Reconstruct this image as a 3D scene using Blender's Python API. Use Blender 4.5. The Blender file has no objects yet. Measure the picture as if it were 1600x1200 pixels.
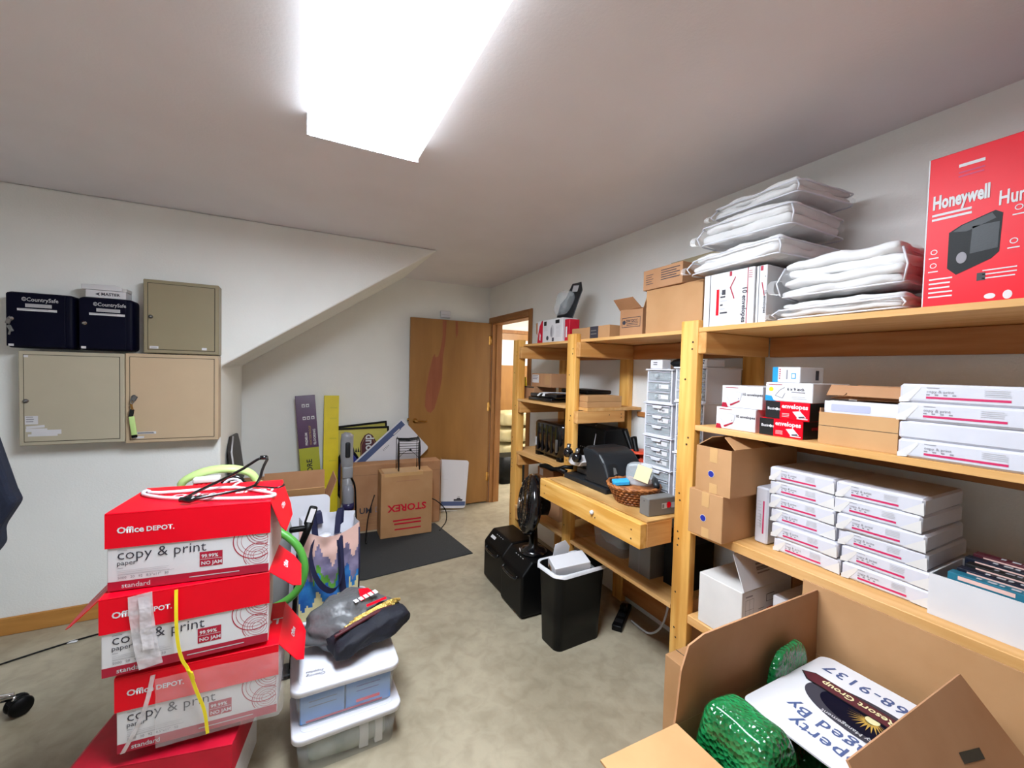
import bpy, bmesh, math, random
from mathutils import Matrix, Vector, noise
random.seed(7)
PI = math.pi
scn = bpy.context.scene
COL = scn.collection

# ------------------------------------------------------------ camera
CAM_R = Vector((0.889125, -0.456919, 0.026111))
CAM_U = Vector((-0.008160, 0.041215, 0.999117))
CAM_F = Vector((0.457591, 0.888553, -0.032917))
cam_data = bpy.data.cameras.new('camera')
cam_data.sensor_width = 36.0
cam_data.lens = 655.0 / 1600.0 * 36.0
cam_data.clip_start = 0.02
cam = bpy.data.objects.new('camera', cam_data)
COL.objects.link(cam)
mw = Matrix((CAM_R, CAM_U, -CAM_F)).transposed().to_4x4()
mw.translation = Vector((0, 0, 1.52))
cam.matrix_world = mw
scn.camera = cam

# ------------------------------------------------------------ world and exposure
LENS_POWER = 16.0          # the ceiling fluorescent
HALL_POWER = 22.0           # the light in the next room
EXPOSURE = 2.02
world = bpy.data.worlds.new('world')
world.use_nodes = True
world.node_tree.nodes['Background'].inputs[0].default_value = (0.8, 0.85, 1.0, 1)
world.node_tree.nodes['Background'].inputs[1].default_value = 0.0
scn.world = world
scn.view_settings.view_transform = 'Standard'
scn.view_settings.look = 'None'
scn.view_settings.gamma = 1.0
scn.view_settings.use_curve_mapping = False
scn.view_settings.exposure = EXPOSURE

# ------------------------------------------------------------ materials
def lin(h):
    h = h.lstrip('#')
    o = []
    for i in (0, 2, 4):
        c = int(h[i:i + 2], 16) / 255.0
        o.append(c / 12.92 if c <= 0.04045 else ((c + 0.055) / 1.055) ** 2.4)
    return o

def mat(name, c1, rough=0.5, metal=0.0, c2=None, var=0.05, scale=8.0, stretch=(1, 1, 1), bump=0.0, bscale=150.0,
        coat=0.0, alpha=1.0, spec=0.5, emit=0.0, detail=3.0, lo=0.35, hi=0.65, bkind='noise', trans=0.0, sheen=0.0):
    m = bpy.data.materials.new(name)
    m.use_nodes = True
    nt = m.node_tree
    N, L = nt.nodes, nt.links
    b = N['Principled BSDF']
    a = lin(c1)
    if c2 is None:
        A = [max(0, min(1, x * (1 - var))) for x in a]
        B = [max(0, min(1, x * (1 + var))) for x in a]
    else:
        A, B = a, lin(c2)
    tc = N.new('ShaderNodeTexCoord')
    mp = N.new('ShaderNodeMapping')
    mp.inputs['Scale'].default_value = stretch
    L.new(tc.outputs['Object'], mp.inputs['Vector'])
    nz = N.new('ShaderNodeTexNoise')
    nz.inputs['Scale'].default_value = scale
    nz.inputs['Detail'].default_value = detail
    L.new(mp.outputs['Vector'], nz.inputs['Vector'])
    rp = N.new('ShaderNodeValToRGB')
    rp.color_ramp.elements[0].position = lo
    rp.color_ramp.elements[1].position = hi
    rp.color_ramp.elements[0].color = A + [1]
    rp.color_ramp.elements[1].color = B + [1]
    L.new(nz.outputs['Fac'], rp.inputs['Fac'])
    L.new(rp.outputs['Color'], b.inputs['Base Color'])
    b.inputs['Roughness'].default_value = rough
    b.inputs['Metallic'].default_value = metal
    b.inputs['Coat Weight'].default_value = coat
    b.inputs['Coat Roughness'].default_value = 0.08
    b.inputs['Specular IOR Level'].default_value = spec
    b.inputs['Alpha'].default_value = alpha
    b.inputs['Transmission Weight'].default_value = trans
    b.inputs['Sheen Weight'].default_value = sheen
    if emit:
        L.new(rp.outputs['Color'], b.inputs['Emission Color'])
        b.inputs['Emission Strength'].default_value = emit
    if bump:
        bn = N.new('ShaderNodeTexNoise' if bkind == 'noise' else 'ShaderNodeTexVoronoi')
        bn.inputs['Scale'].default_value = bscale
        L.new(mp.outputs['Vector'], bn.inputs['Vector'])
        bp = N.new('ShaderNodeBump')
        bp.inputs['Strength'].default_value = bump
        bp.inputs['Distance'].default_value = 0.01
        L.new(bn.outputs['Fac' if bkind == 'noise' else 'Distance'], bp.inputs['Height'])
        L.new(bp.outputs['Normal'], b.inputs['Normal'])
    return m

def wood(name, c1, c2, axis, rough=0.55, fine=1.0):
    st = [9.0 * fine, 9.0 * fine, 9.0 * fine]
    st[axis] = 0.8
    return mat(name, c1, rough, c2=c2, scale=3.0, stretch=st, detail=6, lo=0.36, hi=0.66, bump=0.06, bscale=6)

M = {}
M['wall'] = mat('wall_paint', '#f0f0ec', 0.75, var=0.02, scale=3, bump=0.12, bscale=130)
M['ceil'] = mat('ceiling_paint', '#e6e3e8', 0.8, var=0.02, scale=3, bump=0.06, bscale=110)
M['pineZ'] = wood('pine_upright', '#d0923f', '#ecb763', 2)
M['pineY'] = wood('pine_long', '#d0953f', '#e9b868', 1)
M['pineX'] = wood('pine_cross', '#c78a48', '#dca766', 0)
M['railY'] = wood('rail_brown', '#a8662f', '#c0834a', 1)
M['ply'] = wood('plywood_shelf', '#d09a56', '#e0b074', 1, 0.6)
M['benchtop'] = mat('bench_ply', '#a8793f', 0.5, c2='#dbb173', scale=4, stretch=(3, 1, 3), detail=6, lo=.3, hi=.7)
M['door'] = mat('door_veneer', '#8f6230', 0.42, c2='#a3743c', scale=2.2, stretch=(4, 4, 0.7), detail=7, lo=.25, hi=.75)
M['doorstain'] = mat('door_bare', '#8a4a2c', 0.55, c2='#985636', scale=4, stretch=(6, 6, 0.8))
M['trim'] = wood('trim_wood', '#94602f', '#a9733c', 2)
M['trimY'] = wood('trim_woodY', '#94602f', '#a9733c', 1)
M['baseb'] = wood('baseboard_wood', '#b27a38', '#c98f48', 0)
M['nail'] = mat('nail_dark', '#3a2816', 0.6)
M['brass'] = mat('brass', '#c79a58', 0.25, metal=1.0)
M['chrome'] = mat('chrome', '#d5d5d5', 0.15, metal=1.0)
M['steel'] = mat('steel', '#8b8b8b', 0.35, metal=0.9)
M['board'] = mat('cardboard', '#b08255', 0.8, c2='#bb8e62', scale=5, detail=5, bump=0.03, bscale=60)
M['board2'] = mat('cardboard_dark', '#a87852', 0.8, c2='#b48660', scale=5, detail=5, bump=0.03, bscale=60)
M['board3'] = mat('cardboard_light', '#b88a5a', 0.8, c2='#c49766', scale=5, detail=5, bump=0.03, bscale=60)
M['tapeb'] = mat('paper_tape', '#c79c68', 0.35, var=.04)
M['white'] = mat('white_card', '#d6d4d6', 0.55, var=0.02)
M['paper'] = mat('ream_wrap', '#cfced6', 0.4, var=0.03, scale=14, bump=0.08, bscale=14)
M['offw'] = mat('offwhite_card', '#d8d4d0', 0.6, var=0.04)
M['red'] = mat('red_card', '#e6001e', 0.4, var=0.03, spec=.25)
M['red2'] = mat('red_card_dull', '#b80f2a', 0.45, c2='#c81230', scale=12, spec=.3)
M['crim'] = mat('crimson_print', '#a8082e', 0.5, var=.03)
M['pinkp'] = mat('magenta_print', '#c8205a', 0.5, var=.03)
M['grey'] = mat('grey_print', '#8e8a90', 0.6, var=.03)
M['lgrey'] = mat('lightgrey_print', '#bcbabd', 0.6, var=.03)
M['ink'] = mat('ink_print', '#34323c', 0.6, var=.03)
M['black'] = mat('black_print', '#0c0c0e', 0.5, var=.03)
M['blackp'] = mat('black_plastic', '#050506', 0.45, spec=.2, var=.1, bump=.03, bscale=300)
M['blackg'] = mat('black_gloss', '#08080c', 0.18, var=.1, coat=.3)
M['charc'] = mat('charcoal_plastic', '#1d2024', 0.42, spec=.35, var=.06, bump=.03, bscale=300)
M['beige'] = mat('beige_enamel', '#b8ae97', 0.4, var=.02)
M['beige2'] = mat('beige_enamel_warm', '#c4ab8c', 0.42, var=.02)
M['olive'] = mat('olive_enamel', '#92866a', 0.42, var=.02)
M['seam'] = mat('dark_seam', '#3d382e', 0.7)
M['navy'] = mat('navy_enamel', '#03041a', 0.55, spec=.12, var=.08)
M['navyc'] = mat('navy_cloth', '#141b2e', 0.9, var=.12, scale=60, bump=.2, bscale=400)
M['plas'] = mat('white_plastic', '#d8d8e0', 0.35, var=.01)
M['clear'] = mat('clear_plastic', '#e8eef2', 0.12, alpha=0.28, var=.01)
M['cloudy'] = mat('cloudy_plastic', '#d8e0e4', 0.2, alpha=0.3, var=.01)
M['wrap'] = mat('stretch_wrap', '#e9e6e8', 0.15, alpha=0.22, var=.02, bump=.5, bscale=18, coat=.5)
M['ptape'] = mat('packing_tape', '#e6e0e2', 0.16, alpha=0.42, var=.08, scale=30, bump=.6, bscale=30, coat=.5)
M['fabw'] = mat('white_quilt', '#dcdad9', 0.75, var=.05, bump=.9, bscale=13)
M['film'] = mat('clear_bag_film', '#ffffff', 0.1, alpha=0.14, var=.01, bump=1.0, bscale=22, coat=1.0)
M['lime'] = mat('lime_plastic', '#bfdc8a', 0.4, var=.04)
M['green'] = mat('green_hose', '#4f9a3c', 0.4, var=.06)
M['yel'] = mat('yellow_card', '#e8d21c', 0.5, var=.05)
M['limecard'] = mat('limegreen_card', '#a9ab1c', 0.4, var=.04)
M['purple'] = mat('purple_card', '#4b1f4e', 0.3, var=.1, coat=.2)
M['gold'] = mat('gold_print', '#b9923e', 0.5)
M['blue'] = mat('blue_print', '#1a8fc4', 0.45)
M['dkblue'] = mat('dark_blue_print', '#1f2a8c', 0.5)
M['slate'] = mat('slate_blue_print', '#45557f', 0.5, var=.04)
M['maroon'] = mat('maroon_print', '#501622', 0.5)
M['syellow'] = mat('sign_yellow', '#c9bf58', 0.5, var=.03)
M['orange'] = mat('orange_plastic', '#d8492a', 0.4)
M['wicker'] = mat('wicker', '#7a4522', 0.5, c2='#b5713c', scale=40)
M['teal'] = mat('teal_cover', '#1d6a80', 0.35, var=.1)
M['dkcover'] = mat('navy_cover', '#0f1628', 0.35, var=.3, scale=30, bump=.3, bscale=60)
M['gmetal'] = mat('grey_metal', '#6f6d6a', 0.4, var=.04)
M['gbag'] = mat('grey_polybag', '#58595b', 0.42, var=.12, scale=14, bump=.8, bscale=22)
M['cloth'] = mat('dark_cloth', '#0b0e1c', 0.75, var=.2, scale=30, bump=.3, bscale=70)
M['glitter'] = mat('gold_beads', '#d9b964', 0.3, metal=.7, var=.3, scale=80, bump=.8, bscale=120)
M['winered'] = mat('wine_cloth', '#4a0e18', 0.6)
M['bubble'] = mat('green_bubble_wrap', '#075a2a', 0.12, c2='#1b8248', scale=12, var=.1, bump=.7, bscale=95, bkind='voronoi', coat=.6)
M['rubber'] = mat('rubber_mat', '#26282a', 0.9, var=.2, scale=120, bump=.4, bscale=300)
M['bagw'] = mat('white_liner', '#d9d9dc', 0.3, var=.03, bump=.4, bscale=25)
M['sand'] = mat('tote_sand', '#d8cf9d', .5)
M['pinksky'] = mat('tote_pink', '#e0b9ae', .5, var=.08)
M['lilac'] = mat('tote_lilac', '#8f86a6', .5, c2='#5f5a78', scale=14)
M['tgreen'] = mat('tote_green', '#5c9a3a', .5, var=.15)
M['tblue'] = mat('tote_blue', '#2f7fc0', .5, c2='#1d4f9a', scale=12)
M['navyweb'] = mat('navy_webbing', '#15173a', .7)
M['bluebox'] = mat('blue_packs', '#5f8fce', .4, var=.08)
M['greenish'] = mat('greenish_stuff', '#76806a', .6, c2='#a8a898', scale=9)
M['bale'] = mat('wrapped_bale', '#c9bb92', .5, c2='#b5a678', scale=6, bump=.3, bscale=10)
M['hallfl'] = mat('hall_carpet', '#7e8894', .9, var=.08, scale=60)

def concrete():
    m = mat('concrete_floor', '#9a8f79', 0.42, c2='#b1a68f', scale=2.2, detail=12, lo=.36, hi=.66, bump=.08, bscale=60)
    nt = m.node_tree
    N, L = nt.nodes, nt.links
    b = N['Principled BSDF']
    tc = N.new('ShaderNodeTexCoord')
    n2 = N.new('ShaderNodeTexNoise')
    n2.inputs['Scale'].default_value = 14
    n2.inputs['Detail'].default_value = 8
    n2.inputs['Distortion'].default_value = 0.6
    L.new(tc.outputs['Object'], n2.inputs['Vector'])
    rp = N.new('ShaderNodeValToRGB')
    rp.color_ramp.elements[0].position = .3
    rp.color_ramp.elements[1].position = .6
    rp.color_ramp.elements[0].color = (.62, .6, .56, 1)
    rp.color_ramp.elements[1].color = (1, 1, 1, 1)
    L.new(n2.outputs['Fac'], rp.inputs['Fac'])
    mx = N.new('ShaderNodeMixRGB')
    mx.blend_type = 'MULTIPLY'
    mx.inputs['Fac'].default_value = .5
    src = b.inputs['Base Color'].links[0].from_socket
    L.new(src, mx.inputs['Color1'])
    L.new(rp.outputs['Color'], mx.inputs['Color2'])
    L.new(mx.outputs['Color'], b.inputs['Base Color'])
    return m
M['floor'] = concrete()

def emissive(name, col, strength):
    m = bpy.data.materials.new(name)
    m.use_nodes = True
    nt = m.node_tree
    N, L = nt.nodes, nt.links
    b = N['Principled BSDF']
    tc = N.new('ShaderNodeTexCoord')
    nz = N.new('ShaderNodeTexNoise')
    nz.inputs['Scale'].default_value = 3
    L.new(tc.outputs['Object'], nz.inputs['Vector'])
    rp = N.new('ShaderNodeValToRGB')
    c = lin(col)
    rp.color_ramp.elements[0].color = [x * .97 for x in c] + [1]
    rp.color_ramp.elements[1].color = c + [1]
    L.new(nz.outputs['Fac'], rp.inputs['Fac'])
    L.new(rp.outputs['Color'], b.inputs['Emission Color'])
    b.inputs['Base Color'].default_value = (.8, .8, .8, 1)
    b.inputs['Emission Strength'].default_value = strength
    return m
M['lens'] = emissive('lens_glow', '#eaf4ff', LENS_POWER)
M['lensside'] = emissive('lens_side_glow', '#f3fbff', LENS_POWER * .05)
M['halllens'] = emissive('hall_lens_glow', '#fffaf0', HALL_POWER)

# ------------------------------------------------------------ mesh builder
def frame(o, u, v):
    u, v = Vector(u).normalized(), Vector(v).normalized()
    n = u.cross(v)
    m = Matrix((u, v, n)).transposed().to_4x4()
    m.translation = Vector(o)
    return m

TEXTS = {}
def text_mesh(s, bold, shear, space):
    k = (s, bold, shear, space)
    if k not in TEXTS:
        cu = bpy.data.curves.new('lettering', 'FONT')
        cu.body = s
        cu.size = 1.0
        cu.offset = bold
        cu.shear = shear
        cu.space_character = space
        cu.resolution_u = 2
        ob = bpy.data.objects.new('lettering', cu)
        COL.objects.link(ob)
        bpy.context.view_layer.update()
        dg = bpy.context.evaluated_depsgraph_get()
        me = bpy.data.meshes.new_from_object(ob.evaluated_get(dg))
        bpy.data.objects.remove(ob)
        me.materials.clear()
        TEXTS[k] = me
    return TEXTS[k]

class MB:
    def __init__(s):
        s.bm = bmesh.new()
        s.mats = []
    def mi(s, m):
        m = M[m] if isinstance(m, str) else m
        if m not in s.mats:
            s.mats.append(m)
        return s.mats.index(m)
    def merge(s, b, m, X=None, smooth=False):
        if m is not None:
            i = s.mi(m)
            for f in b.faces:
                f.material_index = i
        if smooth:
            for f in b.faces:
                f.smooth = True
        if X is not None:
            bmesh.ops.transform(b, matrix=X, verts=b.verts)
        t = bpy.data.meshes.new('tmp')
        b.to_mesh(t)
        b.free()
        s.bm.from_mesh(t)
        bpy.data.meshes.remove(t)
        return s
    def box(s, x0, y0, z0, x1, y1, z1, m, bev=0.0, seg=2, X=None, taper=1.0):
        b = bmesh.new()
        bmesh.ops.create_cube(b, size=1.0)
        for v in b.verts:
            k = taper if v.co.z < 0 else 1.0
            v.co = Vector(((x0 + x1) / 2 + v.co.x * (x1 - x0) * k, (y0 + y1) / 2 + v.co.y * (y1 - y0) * k,
                           (z0 + z1) / 2 + v.co.z * (z1 - z0)))
        if bev:
            bmesh.ops.bevel(b, geom=list(b.edges), offset=bev, segments=seg, affect='EDGES', profile=0.5)
            for f in b.faces:
                f.smooth = seg > 1
        return s.merge(b, m, X)
    def vbox(s, x0, y0, z0, x1, y1, z1, m, r=0.03, seg=5, X=None, taper=1.0, rim=0.0):
        "box with only its vertical edges rounded (then a small rim bevel)"
        b = bmesh.new()
        bmesh.ops.create_cube(b, size=1.0)
        for v in b.verts:
            k = taper if v.co.z < 0 else 1.0
            v.co = Vector(((x0 + x1) / 2 + v.co.x * (x1 - x0) * k, (y0 + y1) / 2 + v.co.y * (y1 - y0) * k,
                           (z0 + z1) / 2 + v.co.z * (z1 - z0)))
        ed = [e for e in b.edges if abs(e.verts[0].co.z - e.verts[1].co.z) > 1e-6]
        bmesh.ops.bevel(b, geom=ed, offset=r, segments=seg, affect='EDGES', profile=0.5)
        if rim:
            ed = [e for e in b.edges if abs(e.verts[0].co.z - z1) < 1e-6 and abs(e.verts[1].co.z - z1) < 1e-6]
            bmesh.ops.bevel(b, geom=ed, offset=rim, segments=3, affect='EDGES', profile=0.5)
        for f in b.faces:
            f.smooth = abs(f.normal.z) < 0.99
        return s.merge(b, m, X)
    def poly(s, pts, m, X=None):
        b = bmesh.new()
        b.faces.new([b.verts.new(p if len(p) == 3 else (p[0], p[1], 0)) for p in pts])
        return s.merge(b, m, X)
    def rect(s, F, u0, v0, u1, v1, m, k=1, rot=0.0):
        z = 0.0007 * k
        if rot:
            c, sn = math.cos(rot), math.sin(rot)
            cx, cy = (u0 + u1) / 2, (v0 + v1) / 2
            P = [(cx + (x - cx) * c - (y - cy) * sn, cy + (x - cx) * sn + (y - cy) * c, z)
                 for x, y in ((u0, v0), (u1, v0), (u1, v1), (u0, v1))]
        else:
            P = [(u0, v0, z), (u1, v0, z), (u1, v1, z), (u0, v1, z)]
        return s.poly(P, m, F)
    def shape(s, F, pts, m, k=1):
        return s.poly([(p[0], p[1], 0.0007 * k) for p in pts], m, F)
    def disc(s, F, cx, cy, r, m, k=1, n=20, ry=None):
        ry = ry or r
        return s.shape(F, [(cx + r * math.cos(2 * PI * i / n), cy + ry * math.sin(2 * PI * i / n)) for i in range(n)], m, k)
    def ring(s, F, cx, cy, r, th, m, k=1, n=40, clip=None, a0=0, a1=2 * PI):
        b = bmesh.new()
        for i in range(n):
            a, c = a0 + (a1 - a0) * i / n, a0 + (a1 - a0) * (i + 1) / n
            q = [(cx + rr * math.cos(t), cy + rr * math.sin(t)) for rr, t in ((r, a), (r, c), (r - th, c), (r - th, a))]
            if clip and any(x < clip[0] or x > clip[2] or y < clip[1] or y > clip[3] for x, y in q):
                continue
            q = q[::-1]
            b.faces.new([b.verts.new((x, y, 0.0007 * k)) for x, y in q])
        for f in b.faces:
            if f.normal.z < 0:
                f.normal_flip()
        return s.merge(b, m, F)
    def text(s, F, t, u, v, size, m, bold=0.0, align='l', k=2, rot=0.0, shear=0.0, sx=1.0, space=1.0):
        me = text_mesh(t, bold, shear, space)
        if not me.vertices:
            return s
        xs = [p.co.x for p in me.vertices]
        w = max(xs) * size * sx
        dx = {'l': 0, 'c': -w / 2, 'r': -w}[align]
        X = F @ Matrix.Translation((u, v, 0.0007 * k)) @ Matrix.Rotation(rot, 4, 'Z') @ Matrix.Translation((dx, 0, 0)) @ Matrix.Diagonal((size * sx, size, 1, 1))
        b = bmesh.new()
        b.from_mesh(me)
        return s.merge(b, m, X)
    def lines(s, F, u0, v0, u1, n, dv, th, m, k=2, jag=0.15):
        for i in range(n):
            s.rect(F, u0, v0 - i * dv, u1 - (u1 - u0) * random.random() * jag, v0 - i * dv + th, m, k)
        return s
    def prism(s, pts, axis, a, c, m, bev=0.0, seg=2, X=None, smooth=False):
        "pts: outline in the plane perpendicular to axis; axis 0: (y,z), 1: (x,z), 2: (x,y)"
        def P(p, t):
            return (t, p[0], p[1]) if axis == 0 else (p[0], t, p[1]) if axis == 1 else (p[0], p[1], t)
        b = bmesh.new()
        A = [b.verts.new(P(p, a)) for p in pts]
        C = [b.verts.new(P(p, c)) for p in pts]
        n = len(pts)
        b.faces.new(A)
        b.faces.new(C[::-1])
        for i in range(n):
            b.faces.new([A[(i + 1) % n], A[i], C[i], C[(i + 1) % n]])
        bmesh.ops.recalc_face_normals(b, faces=b.faces)
        if bev:
            bmesh.ops.bevel(b, geom=list(b.edges), offset=bev, segments=seg, affect='EDGES', profile=0.5)
        return s.merge(b, m, X, smooth)
    def tube(s, pts, r, m, n=8, closed=False, X=None, sm=0, flat=1.0):
        P = [Vector(p) for p in pts]
        for _ in range(sm):
            Q = []
            c = len(P)
            rng = range(c if closed else c - 1)
            if not closed:
                Q.append(P[0])
            for i in rng:
                p, q = P[i], P[(i + 1) % c]
                Q += [p * .75 + q * .25, p * .25 + q * .75]
            if not closed:
                Q.append(P[-1])
            P = Q
        b = bmesh.new()
        c = len(P)
        rings = []
        ref = None
        for i, p in enumerate(P):
            if closed:
                d = P[(i + 1) % c] - P[i - 1]
            else:
                d = P[min(i + 1, c - 1)] - P[max(i - 1, 0)]
            d = d.normalized() if d.length > 1e-9 else Vector((0, 0, 1))
            if ref is None:
                ref = Vector((0, 0, 1)) if abs(d.z) < .9 else Vector((1, 0, 0))
            a = (ref - d * ref.dot(d))
            a = a.normalized() if a.length > 1e-6 else d.orthogonal().normalized()
            e = d.cross(a)
            ref = a
            rr = r[min(i * len(r) // c, len(r) - 1)] if isinstance(r, (list, tuple)) else r
            rings.append([b.verts.new(p + a * rr * math.cos(2 * PI * j / n) + e * rr * flat * math.sin(2 * PI * j / n)) for j in range(n)])
        for i in range(c if closed else c - 1):
            A, B = rings[i], rings[(i + 1) % c]
            for j in range(n):
                b.faces.new([A[j], A[(j + 1) % n], B[(j + 1) % n], B[j]])
        if not closed:
            b.faces.new(rings[0][::-1])
            b.faces.new(rings[-1])
        bmesh.ops.recalc_face_normals(b, faces=b.faces)
        return s.merge(b, m, X, True)
    def strip(s, pts, w, th, m, side, X=None, sm=0):
        "flat band following pts; side = width direction"
        P = [Vector(p) for p in pts]
        for _ in range(sm):
            Q = [P[0]]
            for i in range(len(P) - 1):
                Q += [P[i] * .75 + P[i + 1] * .25, P[i] * .25 + P[i + 1] * .75]
            Q.append(P[-1])
            P = Q
        sd = Vector(side).normalized() * w / 2
        b = bmesh.new()
        R = []
        for i, p in enumerate(P):
            d = (P[min(i + 1, len(P) - 1)] - P[max(i - 1, 0)]).normalized()
            n = d.cross(sd).normalized() * th / 2
            R.append([b.verts.new(q) for q in (p - sd - n, p + sd - n, p + sd + n, p - sd + n)])
        for i in range(len(R) - 1):
            for j in range(4):
                b.faces.new([R[i][j], R[i][(j + 1) % 4], R[i + 1][(j + 1) % 4], R[i + 1][j]])
        b.faces.new(R[0][::-1])
        b.faces.new(R[-1])
        bmesh.ops.recalc_face_normals(b, faces=b.faces)
        return s.merge(b, m, X, False)
    def lathe(s, prof, m, n=24, X=None, sx=1.0, sy=1.0, smooth=True):
        b = bmesh.new()
        R = []
        for r, z in prof:
            R.append([b.verts.new((r * sx * math.cos(2 * PI * j / n), r * sy * math.sin(2 * PI * j / n), z)) for j in range(n)])
        for i in range(len(R) - 1):
            for j in range(n):
                b.faces.new([R[i][j], R[i][(j + 1) % n], R[i + 1][(j + 1) % n], R[i + 1][j]])
        if prof[0][0] > 1e-4:
            b.faces.new(R[0][::-1])
        if prof[-1][0] > 1e-4:
            b.faces.new(R[-1])
        bmesh.ops.remove_doubles(b, verts=b.verts, dist=1e-5)
        bmesh.ops.recalc_face_normals(b, faces=b.faces)
        return s.merge(b, m, X, smooth)
    def slab(s, pts, t, m, X=None, bev=0.0):
        "flat sheet of thickness t: outline pts in the XY plane of X"
        return s.prism(pts, 2, 0.0, t, m, bev, 1, X)
    def soft(s, w, d, h, m, seed=0, amp=0.01, cuts=14, puff=0.45, X=None, freq=9.0, pw=4):
        b = bmesh.new()
        bmesh.ops.create_cube(b, size=2.0)
        bmesh.ops.subdivide_edges(b, edges=list(b.edges), cuts=cuts, use_grid_fill=True)
        off = Vector((seed * 3.7, seed * 1.9, seed * 5.1))
        for v in b.verts:
            x, y, z = v.co
            e = (1 - puff * abs(x) ** pw) * (1 - puff * abs(y) ** pw)
            rr = 1 - 0.06 * abs(z) ** 3
            cr = 1 - 0.04 * (abs(x) * abs(y)) ** 3
            p = Vector((x * w / 2 * rr * cr, y * d / 2 * rr * cr, z * h / 2 * e))
            n = noise.noise_vector(p * freq + off)
            n2 = noise.noise_vector(p * freq * 2.7 + off)
            p += Vector((n.x, n.y, n.z)) * amp + Vector((n2.x, n2.y, n2.z)) * amp * .4
            v.co = p + Vector((0, 0, h / 2))
        lo = min(v.co.z for v in b.verts)
        for v in b.verts:
            v.co.z -= lo
        return s.merge(b, m, X, True)
    def make(s, name, parent=None, loc=(0, 0, 0), rot=(0, 0, 0)):
        bmesh.ops.remove_doubles(s.bm, verts=s.bm.verts, dist=1e-7)
        me = bpy.data.meshes.new(name)
        s.bm.to_mesh(me)
        s.bm.free()
        for m in s.mats:
            me.materials.append(m)
        o = bpy.data.objects.new(name, me)
        COL.objects.link(o)
        o.location = loc
        o.rotation_euler = rot
        if parent is not None:
            o.parent = parent
        return o

def FR(side, x0, y0, z0, x1, y1, z1):
    return {'front': frame((x0, y0, z0), (1, 0, 0), (0, 0, 1)), 'left': frame((x0, y1, z0), (0, -1, 0), (0, 0, 1)),
            'right': frame((x1, y0, z0), (0, 1, 0), (0, 0, 1)), 'top': frame((x0, y0, z1), (1, 0, 0), (0, 1, 0)),
            'back': frame((x1, y1, z0), (-1, 0, 0), (0, 0, 1))}[side]

def tag(o, label, cat, group=None):
    o['label'] = label
    o['category'] = cat
    if group:
        o['group'] = group
    return o
def T(name, label, cat, loc=(0, 0, 0), rz=0.0, group=None, rot=None):
    o = bpy.data.objects.new(name, None)
    o.empty_display_size = 0.05
    COL.objects.link(o)
    o.location = loc
    o.rotation_euler = rot if rot else (0, 0, math.radians(rz))
    return tag(o, label, cat, group)
def structure(o):
    o['kind'] = 'structure'
    return o
def clone(o, loc, rot=None, label=None, group=None):
    c = o.copy()
    COL.objects.link(c)
    c.location = loc
    if rot is not None:
        c.rotation_euler = rot
    if label:
        c['label'] = label
    if group:
        c['group'] = group
    for ch in list(o.children):
        k = ch.copy()
        COL.objects.link(k)
        k.parent = c
        for g in list(ch.children):
            q = g.copy()
            COL.objects.link(q)
            q.parent = k
    return c
R90 = -PI / 2
def on_shelf(yl, yr, z, xf, depth):
    "place of a thing on the right-hand shelves, its front facing the room"
    return (xf + depth / 2, (yl + yr) / 2, z), abs(yl - yr)
# ------------------------------------------------------------ the room
XL, XR, YN, YW, YF, ZC = -2.6, 1.97, -1.6, 3.25, 4.43, 2.45
OY0, OY1, OZ = 3.49, 4.345, 2.045      # door opening in the right wall
structure(MB().box(XL - .1, YN - .1, -.1, 5.2, 6.9, 0, 'floor').make('floor'))
structure(MB().box(XL - .1, YN - .1, ZC, XR + .12, YF + .1, ZC + .1, 'ceil').make('ceiling'))
w = MB()
w.prism([(XL - .1, 0), (-.432, 0), (-.432, 1.493), (.985, ZC), (XL - .1, ZC)], 1, YW, YF, 'wall', .012, 3)
structure(w.make('wall_left'))
structure(MB().box(XL - .1, YF, 0, XR + .12, YF + .1, ZC, 'wall').make('wall_back'))
w = MB()
w.box(XR, YN - .1, 0, XR + .12, OY0, ZC, 'wall').box(XR, OY1, 0, XR + .12, YF, ZC, 'wall').box(XR, OY0, OZ, XR + .12, OY1, ZC, 'wall')
structure(w.make('wall_right'))
structure(MB().box(XL - .1, YN - .1, 0, XR + .12, YN, ZC, 'wall').make('wall_front'))
structure(MB().box(XL - .1, YN, 0, XL, YW, ZC, 'wall').make('wall_side'))
structure(MB().box(XL, YW - .014, 0, -.432, YW, .098, 'baseb', .004, 1).make('baseboard_left'))
structure(MB().box(-.43, YF - .014, 0, 1.03, YF, .098, 'baseb', .004, 1).make('baseboard_back'))
# casing round the door opening
w = MB()
w.box(XR - .017, OY0 - .06, 0, XR, OY0, OZ + .06, 'trim', .004, 1)
w.box(XR - .017, OY1, 0, XR, OY1 + .06, OZ, 'trim', .004, 1)
w.box(XR - .018, OY0, OZ, XR, OY1 + .06, OZ + .06, 'trimY', .004, 1)
w.box(XR, OY0, 0, XR + .12, OY0 + .015, OZ, 'trim').box(XR, OY1 - .015, 0, XR + .12, OY1, OZ, 'trim')
w.box(XR, OY0 + .015, OZ - .015, XR + .12, OY1 - .015, OZ, 'trimY')
w.box(XR + .045, OY1 - .027, 0, XR + .058, OY1 - .015, OZ - .015, 'trim')
structure(w.make('trim_1'))
structure(MB().box(XR - .012, 1.30, 1.245, XR, 2.03, 1.275, 'railY', .002, 1).make('trim_2'))
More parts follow.
